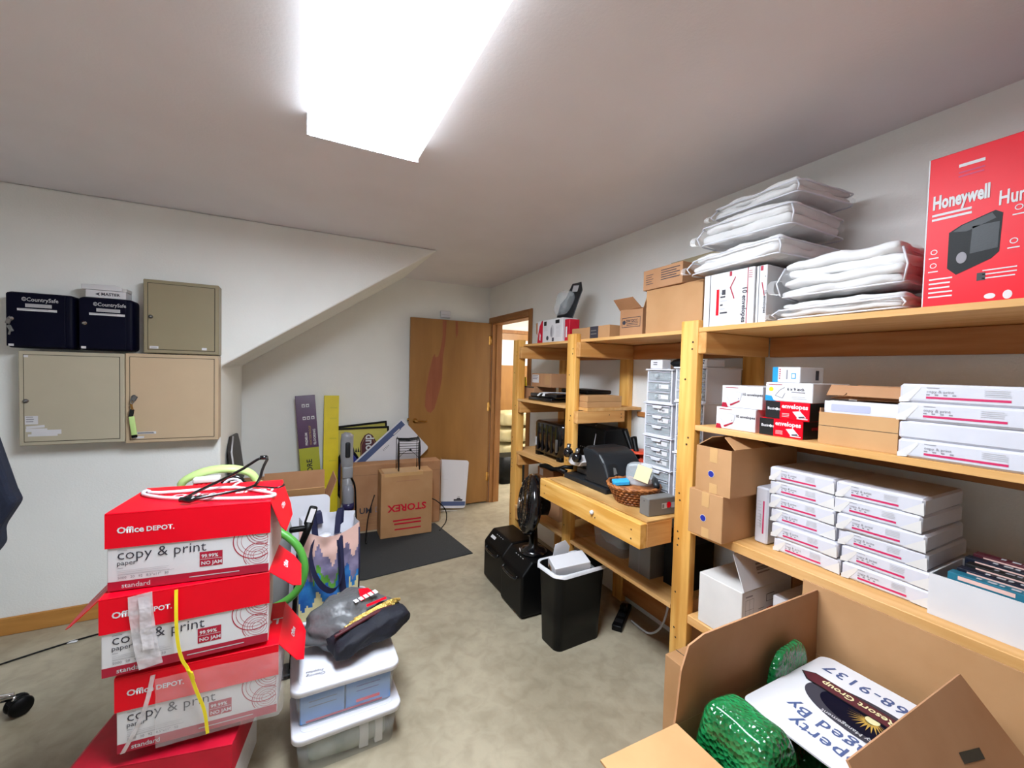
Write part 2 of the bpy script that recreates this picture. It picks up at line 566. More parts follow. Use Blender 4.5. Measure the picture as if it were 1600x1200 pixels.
# the open door, swung back against the far wall
d = MB().box(1.045, 4.345, .014, 1.95, 4.38, 2.042, 'door', .002, 1)
F = FR('front', 1.045, 4.345, .014, 1.95, 4.38, 2.04)
st = [(.34, 2.02), (.385, 2.02), (.375, 1.8), (.35, 1.62), (.345, 1.4), (.325, 1.28), (.27, 1.08), (.23, 1.03), (.19, 1.045),
      (.165, 1.1), (.17, 1.25), (.2, 1.45), (.24, 1.62), (.262, 1.66), (.268, 1.62), (.3, 1.63), (.325, 1.72), (.345, 1.86)]
d.shape(F, st[::-1], 'doorstain')
d.shape(F, [(.5, 1.83), (.515, 1.9), (.51, 2.02), (.485, 2.02), (.49, 1.9)], 'doorstain')
door = structure(d.make('door_1'))
k = MB()
k.lathe([(.026, 0), (.026, .006), (.012, .012), (.011, .05)], 'brass', 20, Matrix.Translation((1.108, 4.345, .965)) @ Matrix.Rotation(PI / 2, 4, 'X'))
k.tube([(1.108, 4.298, .965), (1.13, 4.295, .968), (1.17, 4.295, .966), (1.205, 4.297, .958), (1.222, 4.3, .965)], .0095, 'brass', 10, sm=1)
k.make('door_handle', door)['label'] = 'brass lever handle'
MB().lathe([(.014, 0), (.014, .01), (.009, .016)], 'brass', 14, Matrix.Translation((1.045, 4.362, .98)) @ Matrix.Rotation(-PI / 2, 4, 'Y')).make('door_latch', door)
for z in (.25, 1.05, 1.8):
    MB().lathe([(.007, 0), (.007, .1)], 'brass', 10, Matrix.Translation((1.956, 4.34, z))).box(1.93, 4.3437, z + .002, 1.95, 4.3447, z + .098, 'brass').make('hinge', door)
o = MB().box(-.055, -.03, 0, .055, 0, .075, 'plas', .006, 2).box(-.045, -.031, .03, .045, -.029, .034, 'lgrey').make('chime_box', None, (1.435, YF, 2.07))
tag(o, 'small white plastic box on the wall just above the open door', 'wall box')

# ------------------------------------------------------------ the room beyond the doorway
structure(MB().box(XR + .12, 2.9, ZC, 5.2, 6.9, ZC + .1, 'ceil').make('ceiling_hall'))
structure(MB().box(XR + .12, 6.3, 0, 5.2, 6.4, ZC, 'wall').make('wall_hall_back'))
structure(MB().box(5.1, 2.9, 0, 5.2, 6.3, ZC, 'wall').make('wall_hall_right'))
structure(MB().box(XR + .12, 2.8, 0, 5.2, 2.9, ZC, 'wall').make('wall_hall_near'))
structure(MB().box(XR, YF + .1, 0, XR + .12, 6.3, ZC, 'wall').make('wall_hall_left'))
dd = structure(MB().box(2.8, 6.25, .01, 3.72, 6.298, 2.13, 'door', .003, 1).make('door_2'))
MB().box(2.745, 6.27, 0, 2.798, 6.3, 2.19, 'trim').box(3.722, 6.27, 0, 3.775, 6.3, 2.19, 'trim').box(2.798, 6.27, 2.135, 3.722, 6.3, 2.19, 'trim').make('door_casing', dd)
p = MB().box(-.36, -.004, 0, .36, 0, .42, 'white').make('notice_sheet', None, (3.2, 6.249, 1.6))
tag(p, 'large blank white sheet taped high on the tan door in the next room', 'paper sheet')
hl = T('hall_light', 'bright ceiling light of the next room, out past the doorway', 'ceiling light', (3.6, 4.7, ZC))
MB().box(-.16, -.6, -.05, .16, .6, 0, 'plas', .004, 1).make('light_housing', hl)
MB().box(-.14, -.58, -.075, .14, .58, -.0505, 'halllens', .01, 2).make('diffuser', hl)
names = ['bottom', 'second', 'third', 'fourth']
prev = None
for i in range(4):
    h = .235
    b = MB().soft(.78, .5, .2, 'bale', 20 + i, .006, 10, .1)
    for x in (-.2, .2):
        b.box(x - .012, -.262, .03, x + .012, -.25, h - .06, 'blackp')
    o = b.make('wrapped_bundle', None, (2.98 + (.03 if i % 2 else 0), 5.6, i * h), (0, 0, .05 * (i % 2)))
    tag(o, ['bottom cream bundle of the stack seen through the doorway', 'cream bundle lying on the bottom one beyond the doorway',
            'cream bundle below the topmost beyond the doorway', 'topmost cream bundle of the stack beyond the doorway'][i], 'bundle', 'cream bundles in the next room')
o = MB().vbox(-.2, -.15, 0, .2, .15, .36, 'blackp', .05, 5).make('dark_tote', None, (2.62, 5.1, 0.0))
tag(o, 'dark low tub on the floor in front of the cream bundles beyond the doorway', 'tub')
s = MB().box(-.055, -.01, 0, .055, .01, .11, 'blackp', .004, 1).box(-.02, -.012, .03, .02, -.0095, .08, 'lgrey').make('switch_plate', None, (2.68, 6.285, 1.25))
tag(s, 'small dark switch plate beside the tan door in the next room', 'switch')

# ------------------------------------------------------------ the ceiling light
cl = T('ceiling_light', 'long wraparound fluorescent ceiling light over the middle of the room', 'ceiling light', (.235, 1.165, ZC))
MB().box(-.17, -.6, -.035, .17, .6, 0, 'plas', .004, 1).make('light_housing', cl)
dm = MB().prism([(-.198, -.073), (-.198, -.076), (.198, -.076), (.198, -.073)], 1, -.595, .595, 'lens')
for s_ in (-1, 1):
    dm.prism([(s_ * .198, -.076), (s_ * .203, -.074), (s_ * .203, -.002), (s_ * .199, -.002), (s_ * .199, -.073), (s_ * .198, -.073)], 1, -.595, .595, 'lensside')
dm.make('diffuser', cl)
for y in (-.605, .595):
    MB().prism([(-.208, 0), (-.208, -.08), (.208, -.08), (.208, 0)], 1, y, y + .01, 'plas').make('end_cap', cl)

# ------------------------------------------------------------ built-in pine shelving
sh = T('storage_shelving', 'long built-in pine shelving with bolted uprights along the right wall', 'shelving', (1.73, 1.2, 0))
SO = Vector((1.73, 1.2, 0))
def sp(name, mb):
    o = mb.make(name, sh)
    o.location = -SO
    return o
def holes(mb, x, y, zs, r=.0045):
    F = frame((x, y, 0), (0, -1, 0), (0, 0, 1))
    for z, dy in zs:
        mb.disc(F, dy, z, r, 'nail', 1, 8)
for y0, y1, xw in ((1.216, 1.305, .038), (2.085, 2.175, .038), (2.815, 2.905, .06)):
    m = MB().box(1.5, y0, 0, 1.5 + xw, y1, 1.752, 'pineZ', .004, 2)
    yc = (y0 + y1) / 2
    holes(m, 1.4995, yc, [(1.66, .02), (1.63, .018), (1.5, -.012), (1.25, .015), (1.22, .008), (1.0, -.02), (.97, -.015), (.83, -.02), (.8, -.014),
                          (.77, -.018), (.56, -.02), (.4, -.02), (.36, -.01)])
    sp('front_post', m)
for y0, y1 in ((1.216, 1.305), (2.085, 2.175), (2.815, 2.905)):
    sp('rear_post', MB().box(1.93, y0, 0, 1.968, y1, 1.70, 'pineZ', .003, 1))
sp('top_board', MB().box(1.539, 1.215, 1.702, 1.965, 2.96, 1.719, 'ply', .001, 1))
sp('top_board', MB().box(1.5, -.9, 1.70, 1.965, 1.2145, 1.719, 'ply', .001, 1))
for y in (2.776, 2.046, 1.177):
    sp('cross_rail', MB().box(1.50 if y < 1.2 else 1.503, y, 1.61, 1.928, y + .038, 1.699, 'pineX', .003, 1))
sp('wall_rail', MB().box(1.93, 2.177, 1.61, 1.968, 2.813, 1.699, 'railY', .003, 1))
sp('wall_rail', MB().box(1.93, 1.307, 1.61, 1.968, 2.083, 1.699, 'railY', .003, 1))
sp('wall_rail', MB().box(1.93, -.9, 1.61, 1.968, 1.176, 1.699, 'railY', .003, 1))
# left bays
def boards(y0, y1, z, th, xf=1.539, xb=1.965):
    sp('shelf_board', MB().box(xf, y0, z - th, xb, y1, z, 'ply', .001, 1))
boards(2.0, 2.95, 1.305, .018, 1.539)
sp('shelf_board', MB().box(1.5, 2.176, 1.288, 1.5385, 2.814, 1.305, 'ply', .001, 1))
m = MB().box(1.465, 2.0, 1.215, 1.83, 2.038, 1.286, 'pineX', .003, 1)
Fr = FR('front', 1.465, 2.0, 1.215, 1.83, 2.038, 1.286)
for q in ((.335, .05), (.335, .03), (.24, .047)):
    m.disc(Fr, q[0], q[1], .004, 'nail', 1, 8)
sp('cross_rail', m)
sp('cross_rail', MB().box(1.503, 2.776, 1.2, 1.928, 2.814, 1.286, 'pineX', .003, 1))
boards(2.09, 2.95, .905, .018)
sp('shelf_board', MB().box(1.5, 2.176, .887, 1.5385, 2.814, .905, 'ply', .001, 1))
sp('cross_rail', MB().box(1.503, 2.776, .80, 1.928, 2.814, .886, 'pineX', .003, 1))
boards(2.1, 2.95, .488, .018)
sp('shelf_board', MB().box(1.5, 2.176, .47, 1.5385, 2.814, .488, 'ply', .001, 1))
sp('cross_rail', MB().box(1.503, 2.776, .38, 1.928, 2.814, .469, 'pineX', .003, 1))
# under the bench
sp('shelf_board', MB().box(1.5, 1.307, .47, 1.965, 2.083, .488, 'ply', .001, 1))
sp('kick_panel', MB().box(1.94, 1.307, .05, 1.966, 2.083, .468, 'railY', .001, 1))
# right bays
sp('shelf_board', MB().box(1.5, -.9, 1.287, 1.965, 1.2145, 1.308, 'ply', .001, 1))
sp('shelf_board', MB().box(1.5, -.9, .845, 1.965, 1.2145, .882, 'ply', .002, 1))
sp('shelf_board', MB().box(1.5, -.9, .455, 1.965, 1.2145, .492, 'ply', .002, 1))
sp('wall_rail', MB().box(1.93, -.9, 1.2, 1.968, 1.176, 1.286, 'railY', .003, 1))
# workbench
wb = T('workbench', 'stained pine workbench jutting out between the shelf uprights', 'workbench', (1.63, 1.72, .77))
def bp(name, mb):
    o = mb.make(name, wb)
    o.location = (-1.63, -1.72, -.77)
    return o
m = MB().box(1.304, 1.308, .77, 1.342, 2.13, .879, 'pineY', .003, 1)
Fl = frame((1.3035, 2.13, .77), (0, -1, 0), (0, 0, 1))
for q in ((.77, .03), (.77, .07), (.05, .03), (.06, .08), (.52, .04)):
    m.disc(Fl, q[0], q[1], .004, 'nail', 1, 8)
m.lathe([(.012, 0), (.009, .012), (0, .014)], 'bagw', 10, Matrix.Translation((1.304, 1.63, .83)) @ Matrix.Rotation(-PI / 2, 4, 'Y'))
bp('front_apron', m)
bp('side_rail', MB().box(1.343, 1.308, .77, 1.495, 1.343, .877, 'pineX', .003, 1))
bp('side_rail', MB().box(1.343, 2.095, .77, 1.495, 2.13, .877, 'pineX', .003, 1))
bp('bench_top', MB().prism([(1.343, 1.3085), (1.499, 1.3085), (1.499, 1.3085), (1.96, 1.3085), (1.96, 2.08), (1.499, 2.08), (1.343, 2.094)][:2] +
                           [(1.96, 1.3085), (1.96, 2.08), (1.343, 2.08)], 2, .8785, .8845, 'benchtop'))
# ------------------------------------------------------------ key cabinets on the left wall
def key_cabinet(label, x0, x1, z0, z1, m, md, lockx, lockz, dep=.105, extra=None, ajar=0.0):
    w, h = x1 - x0, z1 - z0
    t = T('key_cabinet', label, 'key cabinet', ((x0 + x1) / 2, YW, z0), group='steel key cabinets on the left wall')
    b = MB().box(-w / 2, -dep, 0, w / 2, 0, h, m, .004, 1)
    F = FR('front', -w / 2, -dep, 0, w / 2, 0, h)
    b.rect(F, .019, .019, w - .019, h - .019, 'seam', 1)
    b.make('cabinet_body', t)
    d = MB().box(.022 - w / 2, -dep - .005, .022, w / 2 - .022, -dep - .001, h - .022, md, .0015, 1)
    D = frame((-w / 2, -dep - .005, 0), (1, 0, 0), (0, 0, 1))
    if extra:
        extra(d, D, w, h)
    do = d.make('door_panel', t)
    MB().lathe([(.011, 0), (.011, .005), (.006, .006), (.006, .009)], 'steel', 14, Matrix.Translation((lockx - w / 2, -dep - .005, lockz)) @ Matrix.Rotation(PI / 2, 4, 'X')).make('lock', do)
    return t
def stickers_left(d, D, w, h):
    d.rect(D, .025, .115, .075, .16, 'white', 1)
    d.rect(D, .03, .095, .10, .108, 'white', 1, .08)
    d.rect(D, .028, .075, .11, .092, 'white', 1)
    d.rect(D, .05, .06, .165, .084, 'white', 2)
    d.rect(D, .036, .05, .15, .062, 'white', 1)
    d.rect(D, .023, h - .035, .04, h - .023, 'white', 1)
    d.lines(D, .03, .152, .06, 3, .012, .004, 'grey', 3)
def stickers_right(d, D, w, h):
    d.rect(D, .05, .052, .14, .066, 'white', 1)
    d.lines(D, .055, .06, .132, 2, .005, .003, 'ink', 2)
    d.rect(D, .03, .028, .085, .04, 'white', 1)
def stickers_top(d, D, w, h):
    d.rect(D, .03, .026, .07, .04, 'white', 1)
    d.rect(D, w - .085, .026, w - .06, .04, 'white', 1)
    d.lines(D, .034, .034, .064, 2, .006, .002, 'grey', 2)
key_cabinet('tall olive steel key cabinet hung alone on the upper row, right of the navy boxes', -.79, -.428, 1.566, 1.993, 'olive', 'olive', .035, .21, extra=stickers_top)
key_cabinet('wide grey-beige steel cabinet on the lower row covered with a cluster of white stickers', -1.3, -.874, 1.05, 1.556, 'beige', 'beige', .03, .24, extra=stickers_left)
key_cabinet('wide tan-beige steel cabinet on the lower row with a key bunch in its lock', -.871, -.43, 1.04, 1.56, 'beige2', 'beige2', .04, .27, extra=stickers_right)
k = T('key_bunch', 'bunch of keys with a green tag hanging from the tan cabinet lock', 'keys', (-.835, 3.126, 1.3))
m = MB()
m.tube([(.008, -.002, .01), (.012, -.004, .0), (.004, -.006, -.03), (-.004, -.006, -.03), (-.006, -.004, 0), (.002, -.003, .012)], .0025, 'steel', 6, True, sm=1)
m.make('key_ring', k)
MB().box(-.012, -.003, 0, .012, .001, .03, 'steel', .003, 1).make('key', k, (.004, -.004, -.012), (0, .4, 0))
MB().box(-.004, -.004, -.045, .006, -.001, .0, 'brass', .001, 1).make('key', k, (-.004, -.007, -.03), (0, -.2, 0))
MB().box(-.009, -.006, -.045, .012, .002, 0, 'black', .003, 1).make('key_fob', k, (.0, -.006, -.06), (0, .15, 0))
MB().box(-.013, -.007, -.11, .013, .003, 0, 'lime', .004, 2).box(-.014, -.008, -.125, .012, .004, -.108, 'blackp', .003, 1).make('green_tag', k, (-.002, -.006, -.1), (0, -.12, 0))['label'] = 'lime green key tag'

def navy_box(label, x0, x1, z0, z1, dep, lockx, lockz, keys):
    w, h = x1 - x0, z1 - z0
    t = T('key_safe', label, 'key box', ((x0 + x1) / 2, YW, z0), group='navy key boxes above the beige cabinets')
    b = MB().box(-w / 2, -dep, 0, w / 2, 0, h, 'navy', .018, 4)
    b.make('safe_body', t)
    d = MB().prism([(-w / 2 + .004, .008), (w / 2 - .03, .008), (w / 2 - .03, h - .006), (-w / 2 + .01, h - .006), (-w / 2 + .004, h - .014)], 1, -dep - .006, -dep + .004, 'navy', .003, 2)
    D = frame((-w / 2, -dep - .006, 0), (1, 0, 0), (0, 0, 1))
    d.text(D, '\u00a9CountrySafe', .062, h - .047, .028, 'lgrey', .012, sx=.86)
    d.rect(D, .075, h - .078, .175, h - .06, 'lgrey', 1)
    d.lines(D, .08, h - .066, .17, 2, .007, .002, 'grey', 2)
    d.rect(D, .045, h - .098, .195, h - .086, 'white', 1)
    d.lines(D, .05, h - .091, .17, 1, .006, .002, 'grey', 2)
    d.rect(D, .012, .008, .032, .02, 'white', 1)
    do = d.make('door_panel', t)
    l = MB().lathe([(.012, 0), (.012, .004), (.006, .005), (.006, .01)], 'chrome', 14, Matrix.Translation((lockx - w / 2, -dep - .006, lockz)) @ Matrix.Rotation(PI / 2, 4, 'X'))
    l.make('lock', do)
    if keys:
        q = MB()
        q.box(-.009, -.003, -.03, .009, 0, 0, 'steel', .003, 1, Matrix.Translation((lockx - w / 2, -dep - .016, lockz)) @ Matrix.Rotation(.3, 4, 'Y'))
        q.box(-.008, -.003, -.035, .008, 0, 0, 'steel', .003, 1, Matrix.Translation((lockx - w / 2 - .004, -dep - .017, lockz - .035)) @ Matrix.Rotation(-.4, 4, 'Y'))
        q.box(-.004, -.003, -.03, .004, 0, 0, 'steel', .001, 1, Matrix.Translation((lockx - w / 2 + .004, -dep - .018, lockz - .055)) @ Matrix.Rotation(.2, 4, 'Y'))
        q.make('keys', do)
navy_box('navy key box farthest left on the upper row with keys hanging in its lock', -1.337, -1.08, 1.57, 1.862, .12, .022, .15, True)
navy_box('navy key box directly under the small white box, no keys in its lock', -1.06, -.83, 1.57, 1.862, .12, .025, .147, False)
t = T('lock_box', 'small white box lying on the right-hand navy key box', 'small box', (-.95, 3.19, 1.8625))
b = MB().box(-.085, -.05, 0, .085, .05, .042, 'white', .002, 1)
F = FR('front', -.085, -.05, 0, .085, .05, .042)
b.text(F, 'MASTER', .065, .014, .022, 'ink', .02, sx=1.0)
b.shape(F, [(.04, .02), (.06, .03), (.055, .02), (.06, .01)][::-1], 'ink')
b.make('box_body', t)
MB().prism([(-.1, .043), (.07, .043), (.07, .062), (.04, .075), (-.1, .07)], 1, -.055, .045, 'white', .002, 1).make('box_lid', t)
MB().box(.071, -.05, .043, .088, .04, .06, 'offw').make('end_flap', t)

# ------------------------------------------------------------ copy paper cartons
def paper_box(label, loc, yaw, wrap=False, tape=False, lflap=None, rflap=None, dull=False):
    w, d, h, lh = .438, .285, .2465, .11
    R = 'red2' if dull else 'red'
    t = T('paper_carton', label, 'paper box', loc, yaw, 'red-lidded cartons stacked in front of the left wall')
    b = MB().box(-w / 2, -d / 2, 0, w / 2, d / 2, h - .004, 'white', .002, 1)
    F = FR('front', -w / 2, -d / 2, 0, w / 2, d / 2, h)
    b.rect(F, 0.001, 0.001, w - .001, .03, 'crim', 1)
    b.text(F, 'standard', .035, .008, .021, 'lgrey', .015)
    b.lines(F, .21, .014, .37, 1, .01, .003, 'lgrey', 2)
    b.text(F, 'copy & print', .024, .098, .046, 'ink', -.004, sx=1.0)
    b.text(F, 'paper', .024, .08, .021, 'ink', 0)
    b.lines(F, .026, .126, .05, 1, .01, .0016, 'grey')
    b.lines(F, .026, .07, .04, 1, .01, .0016, 'grey')
    b.lines(F, .026, .062, .17, 3, .0055, .0012, 'lgrey')
    b.lines(F, .026, .049, .17, 1, .01, .0008, 'grey', jag=0)
    b.text(F, '5000   20   92   8.5"x11"   50', .026, .037, .011, 'grey', .01)
    b.rect(F, .238, .045, .302, .094, 'crim', 1)
    b.text(F, '99.99%', .243, .074, .017, 'white', .02, sx=.95)
    b.rect(F, .24, .069, .3, .0702, 'white', 2)
    b.text(F, 'NO JAM', .242, .051, .0165, 'white', .02)
    cl = (.31, .031, w - .001, h - lh + .004)
    for cx, cy, rs in ((.405, .062, [(.044, .0022), (.038, .001), (.03, .0012), (.022, .001), (.015, .0012)]),
                       (.395, .115, [(.064, .003), (.052, .0014), (.04, .001)]),
                       (.415, .145, [(.03, .0016), (.038, .0016), (.046, .0016), (.022, .0016)])):
        for r, th in rs:
            if th:
                b.ring(F, cx, cy, r, th, 'crim', 1, 56, cl)
    Rt = FR('right', -w / 2, -d / 2, 0, w / 2, d / 2, h)
    b.lines(Rt, .06, .1, .2, 4, .012, .002, 'lgrey', 1)
    body = b.make('carton_body', t)
    W, D = w + .008, d + .008
    z0 = h - lh
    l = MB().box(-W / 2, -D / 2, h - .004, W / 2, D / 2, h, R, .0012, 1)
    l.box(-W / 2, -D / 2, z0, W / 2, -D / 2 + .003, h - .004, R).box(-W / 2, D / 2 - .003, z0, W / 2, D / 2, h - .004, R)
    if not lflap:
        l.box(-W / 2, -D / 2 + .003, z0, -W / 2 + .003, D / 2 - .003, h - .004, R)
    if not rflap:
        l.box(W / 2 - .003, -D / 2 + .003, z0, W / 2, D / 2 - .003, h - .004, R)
    Lf = FR('front', -W / 2, -D / 2, z0, W / 2, D / 2, h)
    l.text(Lf, 'Office', .03, .046, .027, 'white', .028, sx=1.02)
    l.text(Lf, 'DEPOT.', .103, .046, .0215, 'white', .026, sx=1.0)
    Tp = FR('top', -W / 2, -D / 2, 0, W / 2, D / 2, h)
    l.text(Tp, 'Office DEPOT', .12, .13, .055, 'white', .02)
    lid = l.make('carton_lid', t)
    for side, ang in ((-1, lflap), (1, rflap)):
        if ang:
            fl = MB().prism([(0, -.142), (.1, -.13), (.135, -.09), (.135, .09), (.1, .13), (0, .142)], 2, -.0025, 0, R)
            FF = frame((0, 0, 0), (0, 1, 0), (-1, 0, 0))
            fl.text(FF, 'Office', -.03, -.07, .026, 'white', .028)
            o = fl.make('lid_flap', t, (side * W / 2, 0, h - .001), (0, ang if side > 0 else ang, 0 if side > 0 else PI))
    if tape:
        s = MB()
        s.strip([(-.125, -D / 2 - .003, h - .002), (-.123, -D / 2 - .006, .2), (-.118, -D / 2 - .004, .14), (-.112, -D / 2 - .007, .09),
                 (-.105, -D / 2 - .006, .05), (-.098, -D / 2 - .007, .012)], .058, .0016, 'ptape', (1, .06, .1), sm=1)
        s.strip([(-.115, -D / 2 - .008, h - .01), (-.11, -D / 2 - .011, .19), (-.11, -D / 2 - .009, .13), (-.102, -D / 2 - .011, .07)], .028, .0012, 'ptape', (1, .1, -.1), sm=1)
        s.make('packing_tape', t)['label'] = 'crumpled strip of clear packing tape'
    if wrap:
        s = MB()
        b2 = bmesh.new()
        nx, nz = 26, 16
        def wp(u, v):
            # from the front face round the right-hand corner
            x = -.12 + u * (W + .30)
            y = -D / 2 - .006
            if x > W / 2 + .006:
                y = -D / 2 + (x - W / 2 - .006) * .9
                x = W / 2 + .008 + (1 - v) * .006
            z = -.004 + v * (h - .02)
            n = noise.noise_vector(Vector((u * 7, v * 5, 3)))
            return (x + n.x * .003, y - abs(n.y) * .007, z)
        G = [[b2.verts.new(wp(i / nx, j / nz)) for j in range(nz + 1)] for i in range(nx + 1)]
        for i in range(nx):
            for j in range(nz):
                b2.faces.new([G[i][j], G[i + 1][j], G[i + 1][j + 1], G[i][j + 1]])
        s.merge(b2, 'wrap', None, True)
        s.strip([(-.125, -D / 2 - .009, h - .01), (-.14, -D / 2 - .012, .15), (-.165, -D / 2 - .012, .08), (-.2, -D / 2 - .01, .01)], .012, .003, 'ptape', (1, .1, 0), sm=1)
        s.make('plastic_wrap', t)['label'] = 'torn sheet of clear stretch film'
    return t
paper_box('topmost red-lidded paper carton of the stack, clothes hangers lying on its lid', (-.298 + .016, 1.674 + .142, .801), -6.0, rflap=1.25)
paper_box('second paper carton down, crumpled clear tape strip across its front', (-.298, 1.659 + .142, .5515), -.6, tape=True, rflap=.75, lflap=.8)
paper_box('third paper carton down, its right half covered in torn clear film', (-.272 + .01, 1.666 + .142, .289), -3.2, wrap=True, dull=False, rflap=.95)
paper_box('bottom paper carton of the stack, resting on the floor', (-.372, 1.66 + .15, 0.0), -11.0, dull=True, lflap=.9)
# the yellow band hanging down the stack
s = MB()
pts = [(-.333, 1.64, .797), (-.331, 1.628, .72), (-.329, 1.63, .64), (-.318, 1.632, .57), (-.3, 1.632, .535), (-.276, 1.634, .44), (-.258, 1.636, .385), (-.25, 1.636, .30)]
s.strip(pts, .009, .0025, 'yel', (1, 0, .1), sm=2)
s.strip([(-.3, 1.629, .535), (-.288, 1.622, .525), (-.284, 1.626, .5)], .004, .002, 'yel', (1, 0, .3))
tag(s.make('yellow_band'), 'thin yellow plastic band running down the front of the paper cartons', 'strap')

# ------------------------------------------------------------ clothes hangers
ZT = 1.0485
h = T('clothes_hanger', 'white plastic clothes hanger lying flat on the top red carton lid', 'hanger', (-.28, 1.8, ZT))
m = MB().tube([(-.2, .1, .006), (-.185, .055, .006), (-.1, -.02, .006), (.05, -.085, .006), (.17, -.122, .006), (.215, -.118, .006), (.215, -.088, .006), (.13, .005, .006),
               (.07, .065, .006), (-.06, .062, .006), (-.17, .07, .006), (-.19, .12, .006)], .0062, 'plas', 8, True, sm=1)
m.make('hanger_frame', h)
MB().tube([(.07, .062, .006), (.075, .1, .006), (.09, .135, .006), (.075, .15, .006), (.055, .135, .006)], .004, 'plas', 7, sm=2).make('hook', h)
h = T('clothes_hanger', 'black plastic clothes hanger resting across the white one', 'hanger', (-.2, 1.8, ZT))
m = MB().tube([(-.135, -.085, .017), (.0, .1, .05), (.075, .215, .085), (.1, .2, .084), (.085, .11, .06), (.08, .03, .032), (.062, -.03, .02), (-.03, -.075, .02), (-.11, -.105, .017)], .0055, 'blackg', 8, True, sm=1)
m.tube([(-.137, -.088, .016), (-.11, -.1, .016), (-.08, -.085, .018)], [.009, .011, .007], 'blackg', 8)
m.tube([(.07, .2, .083), (.095, .2, .083)], .009, 'blackg', 8)
m.make('hanger_frame', h)
MB().tube([(.068, -.02, .022), (.11, -.05, .022), (.14, -.075, .022), (.165, -.06, .026), (.16, -.04, .026)], .003, 'blackg', 7, sm=1).make('hook', h)

# ------------------------------------------------------------ lidded bins and the grey bag
def bin_(label, loc, yaw, fill, writing, sc=1.0):
    t = T('storage_bin', label, 'storage bin', loc, yaw, 'white-lidded clear storage bins')
    w, d, h = .37 * sc, .24 * sc, .132
    MB().vbox(-w / 2, -d / 2, .0, w / 2, d / 2, h, 'cloudy', .03, 5, taper=.93).make('bin_tub', t)
    W, D = .40 * sc, .27 * sc
    l = MB().vbox(-W / 2, -D / 2, h + .0002, W / 2, D / 2, h + .022, 'plas', .04, 6, rim=.006)
    l.vbox(-W / 2 + .03, -D / 2 + .03, h + .0222, W / 2 - .03, D / 2 - .03, h + .0245, 'plas', .025, 5, rim=.002)
    Tp = frame((W / 2, D / 2, h + .0245), (-1, 0, 0), (0, -1, 0))
    if writing:
        l.text(Tp, writing[0], W - .125, D - .075, .02, 'ink', .0, shear=.2, rot=-.1)
        l.text(Tp, writing[1], W - .12, D - .095, .02, 'ink', .0, shear=.2, rot=-.1)
    l.make('bin_lid', t)
    if fill == 'blue':
        f = MB().box(-w / 2 * .9, -d / 2 * .89, .004, -.01, d / 2 * .86, h * .88, 'bluebox', .003, 1)
        f.box(-.005, -d / 2 * .89, .004, w / 2 * .9, d / 2 * .86, h * .88, 'bluebox', .003, 1)
        Ff = FR('front', -w / 2 * .9, -d / 2 * .89, .004, w / 2 * .9, d / 2 * .86, h)
        f.rect(Ff, .20, .022, .29, .034, 'red', 1)
        f.lines(Ff, .03, .08, .14, 2, .02, .004, 'slate', 1)
        f.lines(Ff, .2, .085, .3, 2, .02, .004, 'dkblue', 1)
        f.rect(Ff, .02, .004, .3, .012, 'red2', 1)
        f.make('blue_packets', t)['label'] = 'blue boxes seen through the tub'
    elif fill == 'green':
        f = MB().soft(w * .8, d * .8, h * .8, 'greenish', 4, .006, 10, .2)
        f.box(.04, -d * .41, .004, .075, -d * .2, h * .85, 'offw', .002, 1).box(.1, -d * .41, .004, .13, -d * .2, h * .8, 'offw', .002, 1)
        f.make('soft_contents', t)['label'] = 'greenish grey contents seen through the tub'
    return t
bin_('white-lidded clear bin of blue boxes carrying the grey bag', (.188, 1.82, .1568), .5, 'blue', ('Cleaning', 'Supplies'))
bin_('white-lidded clear bin of dull green things under the blue-filled bin', (.19, 1.79, 0), 2, 'green', ('Household', 'Supplies'))
bin_('white-lidded bin on the floor under the scenic tote bag', (.2, 2.56, 0), 4, None, None)
ZB = .1568 + .1568
g = T('gift_bag', 'slumped grey polythene bag with a red and white logo on the upper bin', 'plastic bag', (.23, 1.94, ZB))
b = bmesh.new()
bmesh.ops.create_uvsphere(b, u_segments=40, v_segments=24, radius=1.0)
for v in b.verts:
    p = v.co.copy()
    n = 1.35 * noise.noise(p * 2.1 + Vector((3, 1, 2)))
    n2 = noise.noise(p * 4.3 + Vector((1, 5, 2)))
    x, y, z = p.x * .2, p.y * .15, (p.z * .105)
    if z < 0:
        z *= .6
    k = 1 + .16 * n + .08 * n2
    q = Vector((x * k + .012 * p.z, y * k, z * (1 + .25 * n) + .066))
    q.z = max(q.z, .001 + .002 * abs(n2))
    q.z *= 1.12 - .35 * max(0, p.x)
    v.co = q
MB().merge(b, 'gbag', None, True).make('bag_skin', g)
lg = MB()
def onbag(px, py, lift=.0):
    return (px, py, .0)
Fm = frame((.05, -.035, .187), (.95, .3, -.16), (-.3, .9, .3))
lg.shape(Fm, [(-.03, -.02), (.05, .012), (.035, .05), (-.008, .055)], 'red', 2)
for i in range(5):
    lg.rect(Fm, -.06 + .026 * i, -.022 + .007 * i, -.04 + .026 * i, -.004 + .008 * i, 'white', 4, .3)
lg.strip([(-.02, -.052, .001), (.085, -.03, .001)], .014, .0006, 'red', (.2, 1, 0), X=Fm)
lg.make('bag_logo', g)['label'] = 'red and white printed logo'
c = MB()
c.soft(.33, .15, .11, 'cloth', 5, .02, 16, .35, X=Matrix.Translation((.06, -.1, .024)) @ Matrix.Rotation(.28, 4, 'Z') @ Matrix.Rotation(-.12, 4, 'Y'))
c.make('dark_cloth', g)['label'] = 'dark navy cloth spilling out of the bag'
c = MB()
